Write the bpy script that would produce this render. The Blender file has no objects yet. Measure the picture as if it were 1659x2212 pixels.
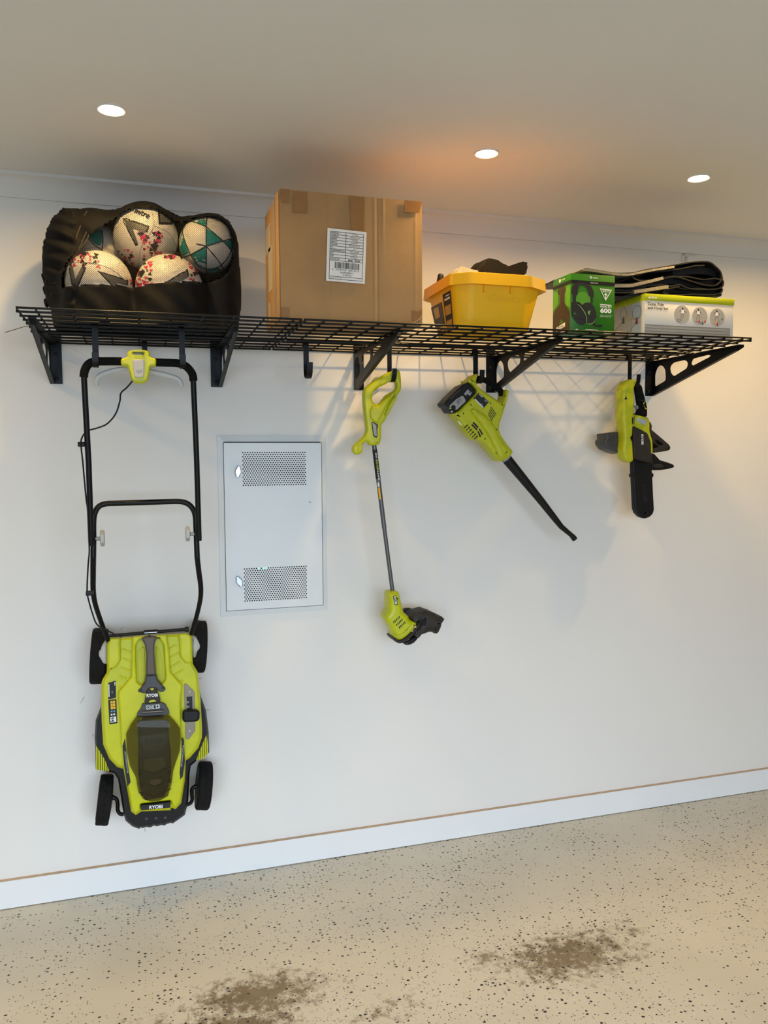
import bpy, bmesh, math, random
from mathutils import Vector, Matrix

random.seed(7)
S = bpy.context.scene
C = S.collection

# ------------------------------------------------------------------ camera
FPX, CX, CY = 1713.71, 829.5, 1106.0
YAW, PITCH, ROLL = math.radians(17.0574), math.radians(-3.8639), math.radians(-0.3424)
EYE = Vector((0.0, -2.8302, 1.496))
FWD = Vector((math.sin(YAW)*math.cos(PITCH), math.cos(YAW)*math.cos(PITCH), math.sin(PITCH)))
_r = Vector((math.cos(YAW), -math.sin(YAW), 0))
_u = _r.cross(FWD)
RGT = _r*math.cos(ROLL) + _u*math.sin(ROLL)
UPV = -_r*math.sin(ROLL) + _u*math.cos(ROLL)
cam_data = bpy.data.cameras.new('camera')
cam_data.sensor_fit = 'HORIZONTAL'
cam_data.sensor_width = 36.0
cam_data.lens = 36.0*FPX/1659.0
cam_data.clip_start = 0.05
cam = bpy.data.objects.new('camera', cam_data)
M = Matrix((RGT, UPV, -FWD)).transposed().to_4x4()
M.translation = EYE
cam.matrix_world = M
C.objects.link(cam)
S.camera = cam

# ------------------------------------------------------------------ world, exposure
world = bpy.data.worlds.new('overcast_sky')
S.world = world
world.use_nodes = True
bg = world.node_tree.nodes['Background']
bg.inputs['Color'].default_value = (0.70, 0.86, 1.04, 1)
SKY = 7.8
bg.inputs['Strength'].default_value = SKY
S.view_settings.view_transform = 'Standard'
S.view_settings.look = 'None'
S.view_settings.exposure = 0.0
S.view_settings.gamma = 1.0
S.view_settings.use_curve_mapping = False
DOWNLIGHT_W = 6.2
WARM = (1.0, 0.64, 0.22)
try:
    S.cycles.use_denoising = True
    S.cycles.max_bounces = 10
    S.cycles.diffuse_bounces = 6
    S.cycles.transparent_max_bounces = 16
    S.cycles.caustics_refractive = False
    S.cycles.caustics_reflective = False
    S.cycles.sample_clamp_indirect = 6.0
except Exception:
    pass

# room extents (wall with the shelf is y = 0, camera looks towards +y)
RX0, RX1, RY0, CEIL = -2.6, 3.05, -4.4, 2.4
DOOR_X0, DOOR_X1, DOOR_H = -1.9, 1.9, 2.1
# light portal that guides sky sampling through the open garage door
pl = bpy.data.lights.new('door_portal', 'AREA')
pl.shape = 'RECTANGLE'
pl.size = DOOR_X1-DOOR_X0
pl.size_y = DOOR_H
pl.cycles.is_portal = True
po = bpy.data.objects.new('door_portal', pl)
po.location = ((DOOR_X0+DOOR_X1)/2, RY0-0.02, DOOR_H/2)
po.rotation_euler = (math.radians(90), 0, 0)
C.objects.link(po)


# ------------------------------------------------------------------ projection helpers (photo point -> place)
def ray(x, y):
    return RGT*((x-CX)/FPX) - UPV*((y-CY)/FPX) + FWD

def at(x, y, Y):
    d = ray(x, y)
    return EYE + d*((Y-EYE.y)/d.y)

def atz(x, y, Z):
    d = ray(x, y)
    return EYE + d*((Z-EYE.z)/d.z)

def atx(x, y, X):
    d = ray(x, y)
    return EYE + d*((X-EYE.x)/d.x)

def ppm(x, y, Y):
    a = at(x, y, Y); b = at(x+10, y, Y)
    return 10.0/(b-a).length

def zoomed(ox, oy, sc):
    return lambda pts: [(ox+x/sc, oy+y/sc) for x, y in pts]


# ------------------------------------------------------------------ materials
MATS = {}
def lin(c):
    return tuple((v/12.92 if v <= 0.04045 else ((v+0.055)/1.055)**2.4) for v in [k/255.0 for k in c])

def mat(name, rgb, rough=0.5, metal=0.0, var=0.06, scale=40.0, bump=0.0, bscale=200.0, spec=0.5, sheen=0.0, emit=None, estr=0.0, coat=0.0):
    if name in MATS:
        return MATS[name]
    m = bpy.data.materials.new(name)
    m.use_nodes = True
    nt = m.node_tree
    b = nt.nodes['Principled BSDF']
    b.inputs['Roughness'].default_value = rough
    b.inputs['Metallic'].default_value = metal
    b.inputs['Specular IOR Level'].default_value = spec
    b.inputs['Sheen Weight'].default_value = sheen
    b.inputs['Coat Weight'].default_value = coat
    c = lin(rgb)
    tc = nt.nodes.new('ShaderNodeTexCoord')
    if var > 0:
        n = nt.nodes.new('ShaderNodeTexNoise')
        n.inputs['Scale'].default_value = scale
        n.inputs['Detail'].default_value = 4
        nt.links.new(tc.outputs['Object'], n.inputs['Vector'])
        r = nt.nodes.new('ShaderNodeValToRGB')
        r.color_ramp.elements[0].position = 0.3
        r.color_ramp.elements[1].position = 0.7
        r.color_ramp.elements[0].color = tuple(v*(1-var) for v in c)+(1,)
        r.color_ramp.elements[1].color = tuple(min(1, v*(1+var)) for v in c)+(1,)
        nt.links.new(n.outputs['Fac'], r.inputs['Fac'])
        nt.links.new(r.outputs['Color'], b.inputs['Base Color'])
    else:
        b.inputs['Base Color'].default_value = c+(1,)
    if bump > 0:
        n2 = nt.nodes.new('ShaderNodeTexNoise')
        n2.inputs['Scale'].default_value = bscale
        n2.inputs['Detail'].default_value = 3
        nt.links.new(tc.outputs['Object'], n2.inputs['Vector'])
        bp = nt.nodes.new('ShaderNodeBump')
        bp.inputs['Strength'].default_value = bump
        bp.inputs['Distance'].default_value = 0.002
        nt.links.new(n2.outputs['Fac'], bp.inputs['Height'])
        nt.links.new(bp.outputs['Normal'], b.inputs['Normal'])
    if emit:
        b.inputs['Emission Color'].default_value = lin(emit)+(1,)
        b.inputs['Emission Strength'].default_value = estr
    MATS[name] = m
    return m

LIME = mat('lime_plastic', (191, 194, 6), 0.38, var=0.05, scale=25)
LIME2 = mat('lime_plastic_matte', (184, 187, 10), 0.5, var=0.08, scale=60)
BLACK = mat('black_plastic', (11, 11, 12), 0.5, var=0.15, spec=0.3)
BLACKM = mat('black_metal', (5, 5, 6), 0.42, var=0.1, spec=0.25)
RUBBER = mat('black_rubber', (20, 18, 17), 0.85, var=0.25, scale=90, bump=0.4, bscale=300, spec=0.25)
FOAM = mat('black_foam', (12, 12, 12), 0.95, var=0.1, bump=0.3, bscale=500, spec=0.2)
TAUPE = mat('taupe_plastic', (82, 73, 66), 0.5, var=0.05)
SLATE = mat('slate_plastic', (62, 63, 66), 0.5, var=0.05)
DKBROWN = mat('dark_brown_plastic', (46, 41, 36), 0.55, var=0.1, spec=0.3)
GREYP = mat('grey_plastic', (150, 150, 148), 0.45, var=0.04)
GREYL = mat('light_grey_plastic', (178, 176, 170), 0.45, var=0.04)
GREYT = mat('grey_metal_tube', (96, 96, 98), 0.38, metal=0.5, var=0.05)
CHROME = mat('chrome', (178, 182, 188), 0.3, metal=1.0, var=0.02)
WHITE = mat('white_print', (232, 232, 230), 0.6, var=0.01)
INK = mat('black_print', (16, 16, 18), 0.6, var=0.02)
GREYINK = mat('grey_print', (120, 120, 120), 0.6, var=0.02)
YELINK = mat('amber_print', (232, 178, 20), 0.6, var=0.02)
LIMEINK = mat('lime_print', (190, 205, 30), 0.6, var=0.02)
SILVER = mat('silver_print', (190, 190, 186), 0.35, metal=0.6, var=0.02)


# ------------------------------------------------------------------ mesh helpers
def thing(name, label, cat, loc, group=None):
    o = bpy.data.objects.new(name, None)
    o.empty_display_size = 0.05
    C.objects.link(o)
    o.location = loc
    o['label'] = label
    o['category'] = cat
    if group:
        o['group'] = group
    return o

def tag(o, label=None, cat=None, group=None, kind=None):
    if label: o['label'] = label
    if cat: o['category'] = cat
    if group: o['group'] = group
    if kind: o['kind'] = kind
    return o

def wloc(o):
    v = Vector(o.location)
    while o.parent:
        o = o.parent
        v += o.location
    return v

def link(name, me, m, parent=None, origin=None, smooth=None):
    """one mesh object; vertices are given in world space and re-centred on their own middle"""
    if smooth is not None:
        me.polygons.foreach_set('use_smooth', [True]*len(me.polygons))
        me.set_sharp_from_angle(angle=math.radians(smooth))
    if m is not None:
        me.materials.clear()
        me.materials.append(m)
    if origin is None:
        n = max(1, len(me.vertices))
        lo = Vector((1e9,)*3); hi = Vector((-1e9,)*3)
        for v in me.vertices:
            for k in range(3):
                lo[k] = min(lo[k], v.co[k]); hi[k] = max(hi[k], v.co[k])
        origin = (lo+hi)/2 if len(me.vertices) else Vector()
    me.transform(Matrix.Translation(-Vector(origin)))
    o = bpy.data.objects.new(name, me)
    C.objects.link(o)
    if parent:
        o.parent = parent
        o.location = Vector(origin) - wloc(parent)
    else:
        o.location = origin
    return o

def mesh(vs, fs):
    me = bpy.data.meshes.new('m')
    me.from_pydata([tuple(v) for v in vs], [], fs)
    me.update()
    return me

def from_bm(bm):
    me = bpy.data.meshes.new('m')
    bmesh.ops.recalc_face_normals(bm, faces=bm.faces)
    bm.to_mesh(me)
    bm.free()
    return me

def box_mesh(lo, hi, bev=0.0, seg=2):
    bm = bmesh.new()
    bmesh.ops.create_cube(bm, size=1.0)
    lo = Vector(lo); hi = Vector(hi)
    for v in bm.verts:
        v.co = Vector([(lo[k]+hi[k])/2 + v.co[k]*(hi[k]-lo[k]) for k in range(3)])
    if bev > 0:
        bmesh.ops.bevel(bm, geom=list(bm.edges), offset=bev, segments=seg, affect='EDGES', profile=0.5)
    return from_bm(bm)

def box(name, lo, hi, m, parent=None, bev=0.0):
    return link(name, box_mesh(lo, hi, bev), m, parent, smooth=35 if bev else None)

def smooth_path(pts, n=6):
    P = [Vector(p) for p in pts]
    out = []
    for i in range(len(P)-1):
        p0 = P[max(i-1, 0)]; p1 = P[i]; p2 = P[i+1]; p3 = P[min(i+2, len(P)-1)]
        for k in range(n):
            t = k/n
            out.append(0.5*((2*p1) + (p2-p0)*t + (2*p0-5*p1+4*p2-p3)*t*t + (3*p1-p0-3*p2+p3)*t**3))
    out.append(P[-1])
    return out

def tube_mesh(pts, r, seg=10, caps=True, flat=1.0, up=None):
    P = [Vector(p) for p in pts]
    R = r if isinstance(r, (list, tuple)) else [r]*len(P)
    if len(R) != len(P):
        R = [R[0] + (R[-1]-R[0])*i/(len(P)-1) for i in range(len(P))]
    vs, fs = [], []
    t0 = (P[1]-P[0]).normalized()
    a = Vector(up) if up else (Vector((0, -1, 0)) if abs(t0.y) < 0.9 else Vector((0, 0, 1)))
    nrm = (a - t0*a.dot(t0)).normalized()
    for i, p in enumerate(P):
        if i == 0: t = t0
        elif i == len(P)-1: t = (P[i]-P[i-1]).normalized()
        else: t = ((P[i+1]-P[i]).normalized() + (P[i]-P[i-1]).normalized()).normalized()
        nrm = (nrm - t*nrm.dot(t)).normalized()
        bn = t.cross(nrm)
        for k in range(seg):
            an = 2*math.pi*k/seg
            vs.append(p + nrm*(math.cos(an)*R[i]*flat) + bn*(math.sin(an)*R[i]))
    for i in range(len(P)-1):
        for k in range(seg):
            k2 = (k+1) % seg
            fs.append((i*seg+k, i*seg+k2, (i+1)*seg+k2, (i+1)*seg+k))
    if caps:
        fs.append(tuple(range(seg-1, -1, -1)))
        fs.append(tuple((len(P)-1)*seg+k for k in range(seg)))
    return mesh(vs, fs)

def tube(name, pts, r, m, parent=None, seg=10, caps=True, flat=1.0, up=None):
    return link(name, tube_mesh(pts, r, seg, caps, flat, up), m, parent, smooth=45)

def loft_mesh(secs, cap0=True, cap1=True):
    n = len(secs[0])
    vs = [v for s in secs for v in s]
    fs = []
    for i in range(len(secs)-1):
        for k in range(n):
            k2 = (k+1) % n
            fs.append((i*n+k, i*n+k2, (i+1)*n+k2, (i+1)*n+k))
    if cap0: fs.append(tuple(range(n-1, -1, -1)))
    if cap1: fs.append(tuple((len(secs)-1)*n+k for k in range(n)))
    bm = bmesh.new()
    bv = [bm.verts.new(v) for v in vs]
    for f in fs:
        try: bm.faces.new([bv[i] for i in f])
        except ValueError: pass
    return from_bm(bm)

def lathe_mesh(prof, origin, axis, seg=32, refx=None):
    """prof: list of (along axis, radius)"""
    ax = Vector(axis).normalized()
    a = Vector(refx) if refx else (Vector((0, 0, 1)) if abs(ax.z) < 0.9 else Vector((1, 0, 0)))
    e1 = (a-ax*a.dot(ax)).normalized(); e2 = ax.cross(e1)
    vs, fs = [], []
    for h, r in prof:
        for k in range(seg):
            an = 2*math.pi*k/seg
            vs.append(Vector(origin)+ax*h+e1*(math.cos(an)*r)+e2*(math.sin(an)*r))
    for i in range(len(prof)-1):
        for k in range(seg):
            k2 = (k+1) % seg
            fs.append((i*seg+k, i*seg+k2, (i+1)*seg+k2, (i+1)*seg+k))
    fs.append(tuple(range(seg-1, -1, -1)))
    fs.append(tuple((len(prof)-1)*seg+k for k in range(seg)))
    bm = bmesh.new()
    bv = [bm.verts.new(v) for v in vs]
    for f in fs: bm.faces.new([bv[i] for i in f])
    bmesh.ops.remove_doubles(bm, verts=bm.verts, dist=1e-6)
    return from_bm(bm)

def lathe(name, prof, origin, axis, m, parent=None, seg=32):
    return link(name, lathe_mesh(prof, origin, axis, seg), m, parent, smooth=40)

def curve_mesh(loops, thick, bevel=0.0, res=2):
    """flat plate of the given 2D loops (inner loops are holes), thickness along local z, centred"""
    cu = bpy.data.curves.new('c', 'CURVE')
    cu.dimensions = '2D'
    cu.fill_mode = 'BOTH'
    cu.extrude = max(1e-5, thick/2-bevel)
    cu.bevel_depth = bevel
    cu.bevel_resolution = res
    cu.offset = -bevel
    for lp in loops:
        sp = cu.splines.new('POLY')
        sp.points.add(len(lp)-1)
        for i, q in enumerate(lp):
            sp.points[i].co = (q[0], q[1], 0, 1)
        sp.use_cyclic_u = True
    o = bpy.data.objects.new('c', cu)
    C.objects.link(o)
    me = bpy.data.meshes.new_from_object(o)
    bpy.data.objects.remove(o)
    bpy.data.curves.remove(cu)
    return me

def frame(o, u, v):
    """matrix taking local (x,y,z) to o + x*u + y*v + z*(u x v)"""
    u = Vector(u).normalized(); w = u.cross(Vector(v)).normalized(); v = w.cross(u)
    m = Matrix((u, v, w)).transposed().to_4x4()
    m.translation = Vector(o)
    return m

WALLF = lambda Y: frame((0, Y, 0), (1, 0, 0), (0, 0, 1))

def plate_xz(name, loops, Yfront, thick, m, parent=None, bevel=0.0, res=2):
    """loops in world (X, Z); front face at Yfront"""
    me = curve_mesh(loops, thick, bevel, res)
    me.transform(WALLF(Yfront+thick/2))
    return link(name, me, m, parent, smooth=40 if bevel else None)

def px_loop(pts, Y):
    return [(p.x, p.z) for p in (at(x, y, Y) for x, y in pts)]

def plate_px(name, loops, Yfront, thick, m, parent=None, bevel=0.0, res=2, trace=None):
    """loops traced as photo points lying on the plane y = Yfront"""
    return plate_xz(name, [px_loop(l, Yfront if trace is None else trace) for l in loops], Yfront, thick, m, parent, bevel, res)

def round_poly(pts, r, n=4, closed=True):
    P = [Vector((p[0], p[1])) for p in pts]
    out = []
    N = len(P)
    for i in range(N):
        a, b, c = P[i-1], P[i], P[(i+1) % N]
        d1 = (a-b); d2 = (c-b)
        k = min(r, d1.length*0.45, d2.length*0.45)
        s = b+d1.normalized()*k; e = b+d2.normalized()*k
        for j in range(n+1):
            t = j/n
            q = s*(1-t)**2 + b*2*t*(1-t) + e*t*t
            out.append((q.x, q.y))
    return out

def text_mesh(s, size, bold=0.0, extrude=0.0002, ax='CENTER', ay='CENTER', space=1.0):
    cu = bpy.data.curves.new('t', 'FONT')
    cu.body = s
    cu.size = size
    cu.align_x = ax
    cu.align_y = ay
    cu.offset = bold
    cu.extrude = extrude
    cu.space_character = space
    cu.resolution_u = 3
    o = bpy.data.objects.new('t', cu)
    C.objects.link(o)
    me = bpy.data.meshes.new_from_object(o)
    bpy.data.objects.remove(o)
    bpy.data.curves.remove(cu)
    return me

def lettering(s, width, mtx, m, parent, bold=0.0, height=None, name='lettering', ax='CENTER', extrude=0.0002, space=1.0):
    """text scaled to a given width (m) in the frame mtx"""
    me = text_mesh(s, 1.0, bold, 0.0, ax, 'CENTER', space)
    if not len(me.vertices):
        return None
    xs = [v.co.x for v in me.vertices]; ys = [v.co.y for v in me.vertices]
    w = max(xs)-min(xs); h = max(ys)-min(ys)
    sx = width/w
    sy = (height/h) if height else sx
    cy = (max(ys)+min(ys))/2
    for v in me.vertices:
        v.co = (v.co.x*sx, (v.co.y-cy)*sy, 0.0)
    me.transform(mtx)
    return link(name, me, m, parent)

def txt_px(s, x, y, Y, wpx, m, parent, ang=0.0, bold=0.02, hpx=None, name='lettering', ax='CENTER'):
    """text on a wall-parallel plane, centred on photo point, width in photo pixels, ang = screen rotation (deg, ccw)"""
    o = at(x, y, Y)
    a = math.radians(ang)
    q = at(x+math.cos(a)*20, y-math.sin(a)*20, Y)
    r = at(x-math.sin(a)*20, y-math.cos(a)*20, Y)
    u = (q-o); v = (r-o)
    k = u.length/20.0
    return lettering(s, wpx*k, frame(o, u, v), m, parent, bold, hpx*v.length/20.0 if hpx else None, name, ax)

def join_meshes(mes):
    bm = bmesh.new()
    for me in mes:
        bm.from_mesh(me)
    out = bpy.data.meshes.new('m')
    bm.to_mesh(out)
    bm.free()
    return out

def rect(x0, y0, x1, y1):
    return [(x0, y0), (x1, y0), (x1, y1), (x0, y1)]

def oct_(cx, cy, r, n=10):
    return [(cx+r*math.cos(2*math.pi*k/n), cy+r*math.sin(2*math.pi*k/n)) for k in range(n)]


# ================================================================== THE ROOM
def wall_material():
    m = bpy.data.materials.new('white_wall_paint')
    m.use_nodes = True
    nt = m.node_tree
    b = nt.nodes['Principled BSDF']
    b.inputs['Roughness'].default_value = 0.6
    b.inputs['Specular IOR Level'].default_value = 0.35
    tc = nt.nodes.new('ShaderNodeTexCoord')
    n = nt.nodes.new('ShaderNodeTexNoise'); n.inputs['Scale'].default_value = 1.3; n.inputs['Detail'].default_value = 5
    nt.links.new(tc.outputs['Object'], n.inputs['Vector'])
    r = nt.nodes.new('ShaderNodeValToRGB')
    r.color_ramp.elements[0].color = lin((226, 222, 216))+(1,)
    r.color_ramp.elements[1].color = lin((233, 230, 225))+(1,)
    nt.links.new(n.outputs['Fac'], r.inputs['Fac'])
    # faint grubby scuffs low on the wall
    mp = nt.nodes.new('ShaderNodeMapping'); mp.inputs['Scale'].default_value = (26, 26, 9)
    nt.links.new(tc.outputs['Object'], mp.inputs['Vector'])
    s = nt.nodes.new('ShaderNodeTexNoise'); s.inputs['Scale'].default_value = 1.0; s.inputs['Detail'].default_value = 6; s.inputs['Roughness'].default_value = 0.7
    nt.links.new(mp.outputs['Vector'], s.inputs['Vector'])
    sr = nt.nodes.new('ShaderNodeMapRange'); sr.inputs['From Min'].default_value = 0.70; sr.inputs['From Max'].default_value = 0.80
    nt.links.new(s.outputs['Fac'], sr.inputs['Value'])
    big = nt.nodes.new('ShaderNodeTexNoise'); big.inputs['Scale'].default_value = 2.2
    nt.links.new(tc.outputs['Object'], big.inputs['Vector'])
    br = nt.nodes.new('ShaderNodeMapRange'); br.inputs['From Min'].default_value = 0.5; br.inputs['From Max'].default_value = 0.62
    br.inputs['To Max'].default_value = 0.22
    nt.links.new(big.outputs['Fac'], br.inputs['Value'])
    mu = nt.nodes.new('ShaderNodeMath'); mu.operation = 'MULTIPLY'
    nt.links.new(sr.outputs['Result'], mu.inputs[0]); nt.links.new(br.outputs['Result'], mu.inputs[1])
    mx = nt.nodes.new('ShaderNodeMixRGB')
    mx.inputs['Color2'].default_value = lin((120, 116, 110))+(1,)
    nt.links.new(mu.outputs[0], mx.inputs['Fac'])
    nt.links.new(r.outputs['Color'], mx.inputs['Color1'])
    nt.links.new(mx.outputs['Color'], b.inputs['Base Color'])
    bn = nt.nodes.new('ShaderNodeTexNoise'); bn.inputs['Scale'].default_value = 420
    nt.links.new(tc.outputs['Object'], bn.inputs['Vector'])
    bp = nt.nodes.new('ShaderNodeBump'); bp.inputs['Strength'].default_value = 0.08; bp.inputs['Distance'].default_value = 0.001
    nt.links.new(bn.outputs['Fac'], bp.inputs['Height'])
    nt.links.new(bp.outputs['Normal'], b.inputs['Normal'])
    return m

def floor_material():
    m = bpy.data.materials.new('flake_epoxy_floor')
    m.use_nodes = True
    nt = m.node_tree; N = nt.nodes.new; L = nt.links.new
    b = nt.nodes['Principled BSDF']
    b.inputs['Roughness'].default_value = 0.42
    b.inputs['Specular IOR Level'].default_value = 0.4
    geo = N('ShaderNodeNewGeometry')
    base = N('ShaderNodeTexNoise'); base.inputs['Scale'].default_value = 3.0; base.inputs['Detail'].default_value = 6
    L(geo.outputs['Position'], base.inputs['Vector'])
    ramp = N('ShaderNodeValToRGB')
    ramp.color_ramp.elements[0].position = 0.35; ramp.color_ramp.elements[1].position = 0.68
    ramp.color_ramp.elements[0].color = lin((202, 196, 180))+(1,)
    ramp.color_ramp.elements[1].color = lin((210, 204, 189))+(1,)
    L(base.outputs['Fac'], ramp.inputs['Fac'])
    # stains, each with its own blotchy outline
    wob = N('ShaderNodeTexNoise'); wob.inputs['Scale'].default_value = 27.0; wob.inputs['Detail'].default_value = 10; wob.inputs['Roughness'].default_value = 0.78
    L(geo.outputs['Position'], wob.inputs['Vector'])
    acc = None
    for (sx, sy, rx, ry, k) in ((0.28, -0.70, 0.30, 0.15, 0.95), (0.18, -0.84, 0.26, 0.14, 1.25), (1.20, -0.80, 0.32, 0.17, 0.95),
                                (0.96, -0.74, 0.14, 0.10, 0.6), (0.62, -0.86, 0.24, 0.10, 0.5), (1.44, -0.74, 0.10, 0.10, 0.6), (-0.05, -0.74, 0.25, 0.10, 0.55)):
        sub = N('ShaderNodeVectorMath'); sub.operation = 'SUBTRACT'; sub.inputs[1].default_value = (sx, sy, 0)
        L(geo.outputs['Position'], sub.inputs[0])
        sc = N('ShaderNodeVectorMath'); sc.operation = 'MULTIPLY'; sc.inputs[1].default_value = (1/rx, 1/ry, 0)
        L(sub.outputs['Vector'], sc.inputs[0])
        ln = N('ShaderNodeVectorMath'); ln.operation = 'LENGTH'
        L(sc.outputs['Vector'], ln.inputs[0])
        mr = N('ShaderNodeMapRange'); mr.inputs['From Min'].default_value = 1.15; mr.inputs['From Max'].default_value = 0.1
        mr.inputs['To Max'].default_value = k
        L(ln.outputs['Value'], mr.inputs['Value'])
        if acc is None: acc = mr.outputs['Result']
        else:
            mxm = N('ShaderNodeMath'); mxm.operation = 'MAXIMUM'
            L(acc, mxm.inputs[0]); L(mr.outputs['Result'], mxm.inputs[1]); acc = mxm.outputs[0]
    sm = N('ShaderNodeMath'); sm.operation = 'MULTIPLY_ADD'; sm.inputs[1].default_value = 0.33; sm.inputs[2].default_value = 0.0
    L(acc, sm.inputs[0])
    ad = N('ShaderNodeMath'); ad.operation = 'ADD'
    L(sm.outputs[0], ad.inputs[0]); L(wob.outputs['Fac'], ad.inputs[1])
    st = N('ShaderNodeMapRange'); st.inputs['From Min'].default_value = 0.63; st.inputs['From Max'].default_value = 0.77; st.inputs['To Max'].default_value = 0.95
    L(ad.outputs[0], st.inputs['Value'])
    gate = N('ShaderNodeMath'); gate.operation = 'MULTIPLY'
    gm = N('ShaderNodeMapRange'); gm.inputs['From Min'].default_value = 0.0; gm.inputs['From Max'].default_value = 0.25
    L(acc, gm.inputs['Value'])
    L(st.outputs['Result'], gate.inputs[0]); L(gm.outputs['Result'], gate.inputs[1])
    tint = N('ShaderNodeTexNoise'); tint.inputs['Scale'].default_value = 9.0; tint.inputs['Detail'].default_value = 4
    L(geo.outputs['Position'], tint.inputs['Vector'])
    tr = N('ShaderNodeValToRGB')
    tr.color_ramp.elements[0].position = 0.35; tr.color_ramp.elements[1].position = 0.65
    tr.color_ramp.elements[0].color = lin((104, 84, 52))+(1,)
    tr.color_ramp.elements[1].color = lin((128, 112, 82))+(1,)
    L(tint.outputs['Fac'], tr.inputs['Fac'])
    mix1 = N('ShaderNodeMixRGB')
    L(gate.outputs[0], mix1.inputs['Fac']); L(ramp.outputs['Color'], mix1.inputs['Color1']); L(tr.outputs['Color'], mix1.inputs['Color2'])
    col = mix1.outputs['Color']
    # paint flakes: dark chips of two sizes, a few pale ones, in drifts
    dens = N('ShaderNodeTexNoise'); dens.inputs['Scale'].default_value = 2.6; dens.inputs['Detail'].default_value = 3
    L(geo.outputs['Position'], dens.inputs['Vector'])
    for scale, rmax, keep, rgb, off in ((58.0, 0.27, 0.72, (40, 40, 43), 0.0), (110.0, 0.24, 0.80, (62, 60, 58), 3.1), (75.0, 0.16, 0.93, (226, 222, 212), 7.7)):
        mp = N('ShaderNodeMapping'); mp.inputs['Location'].default_value = (off, off*0.7, 0); mp.inputs['Scale'].default_value = (1, 1.25, 1)
        L(geo.outputs['Position'], mp.inputs['Vector'])
        ws = N('ShaderNodeTexNoise'); ws.inputs['Scale'].default_value = scale*2.2
        L(mp.outputs['Vector'], ws.inputs['Vector'])
        wv = N('ShaderNodeVectorMath'); wv.operation = 'MULTIPLY_ADD'; wv.inputs[1].default_value = (0.006, 0.006, 0)
        L(ws.outputs['Color'], wv.inputs[0]); L(mp.outputs['Vector'], wv.inputs[2])
        vo = N('ShaderNodeTexVoronoi'); vo.voronoi_dimensions = '2D'; vo.inputs['Scale'].default_value = scale
        L(wv.outputs['Vector'], vo.inputs['Vector'])
        sep = N('ShaderNodeSeparateColor'); L(vo.outputs['Color'], sep.inputs['Color'])
        # chip radius per cell
        rr = N('ShaderNodeMath'); rr.operation = 'MULTIPLY'; rr.inputs[1].default_value = rmax
        L(sep.outputs['Green'], rr.inputs[0])
        lt = N('ShaderNodeMath'); lt.operation = 'LESS_THAN'
        L(vo.outputs['Distance'], lt.inputs[0]); L(rr.outputs[0], lt.inputs[1])
        dn = N('ShaderNodeMapRange'); dn.inputs['From Min'].default_value = 0.3; dn.inputs['From Max'].default_value = 0.7
        dn.inputs['To Min'].default_value = keep+0.18; dn.inputs['To Max'].default_value = keep-0.22
        L(dens.outputs['Fac'], dn.inputs['Value'])
        gt = N('ShaderNodeMath'); gt.operation = 'GREATER_THAN'
        L(sep.outputs['Red'], gt.inputs[0]); L(dn.outputs['Result'], gt.inputs[1])
        an = N('ShaderNodeMath'); an.operation = 'MULTIPLY'
        L(lt.outputs[0], an.inputs[0]); L(gt.outputs[0], an.inputs[1])
        mx = N('ShaderNodeMixRGB'); mx.inputs['Color2'].default_value = lin(rgb)+(1,)
        L(an.outputs[0], mx.inputs['Fac']); L(col, mx.inputs['Color1'])
        col = mx.outputs['Color']
    L(col, b.inputs['Base Color'])
    return m

WALLM = wall_material()
CEILM = mat('ceiling_paint', (226, 224, 219), 0.75, var=0.015, scale=2)
CORNM = mat('cornice_paint', (226, 224, 220), 0.7, var=0.012, scale=3)
SKIRTM = mat('skirting_gloss', (232, 232, 232), 0.35, var=0.012, scale=5)
SKIRTTOP = mat('skirting_dusty_top', (196, 172, 146), 0.8, var=0.12, scale=30)
FLOORM = floor_material()

SIDEM = mat('grey_side_wall', (140, 132, 122), 0.7, var=0.03, scale=3)
T = 0.12
def struct(name, me, m):
    o = link(name, me, m)
    o['kind'] = 'structure'
    return o

struct('floor', box_mesh((RX0-T, RY0-T, -0.1), (RX1+T, T, 0.0)), FLOORM)
struct('ceiling', box_mesh((RX0-T, RY0-T, CEIL), (RX1+T, T, CEIL+0.1)), CEILM)
struct('wall_back', box_mesh((RX0-T, 0, 0), (RX1+T, T, CEIL)), WALLM)
struct('wall_left', box_mesh((RX0-T, RY0, 0), (RX0, 0, CEIL)), SIDEM)
struct('wall_right', box_mesh((RX1, RY0, 0), (RX1+T, 0, CEIL)), SIDEM)
wf = join_meshes([box_mesh((RX0-T, RY0-T, 0), (DOOR_X0, RY0, CEIL)),
                  box_mesh((DOOR_X1, RY0-T, 0), (RX1+T, RY0, CEIL)),
                  box_mesh((DOOR_X0, RY0-T, DOOR_H), (DOOR_X1, RY0, CEIL))])
struct('wall_front', wf, SIDEM)
tag(link('driveway', box_mesh((-14, RY0-16, -0.12), (16, RY0-T, -0.02)), mat('asphalt_drive', (74, 74, 74), 0.85, var=0.1, scale=6)), kind='structure')

# cornice: cove between wall and ceiling
CO = 0.0605
prof = [(0.0, CEIL-CO-0.006), (-0.009, CEIL-CO-0.006), (-0.010, CEIL-CO)]
for k in range(1, 8):
    a = math.pi/2*k/8
    prof.append((-0.010-(CO-0.016)*(1-math.cos(a)), CEIL-CO+(CO-0.010)*math.sin(a)))
prof += [(-(CO-0.004), CEIL-0.010), (-CO, CEIL-0.009), (-CO, CEIL), (0, CEIL)]
me = loft_mesh([[Vector((x, y, z)) for y, z in prof] for x in (RX0, RX1)])
co = link('trim_1', me, CORNM, smooth=40)
co['kind'] = 'structure'
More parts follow.
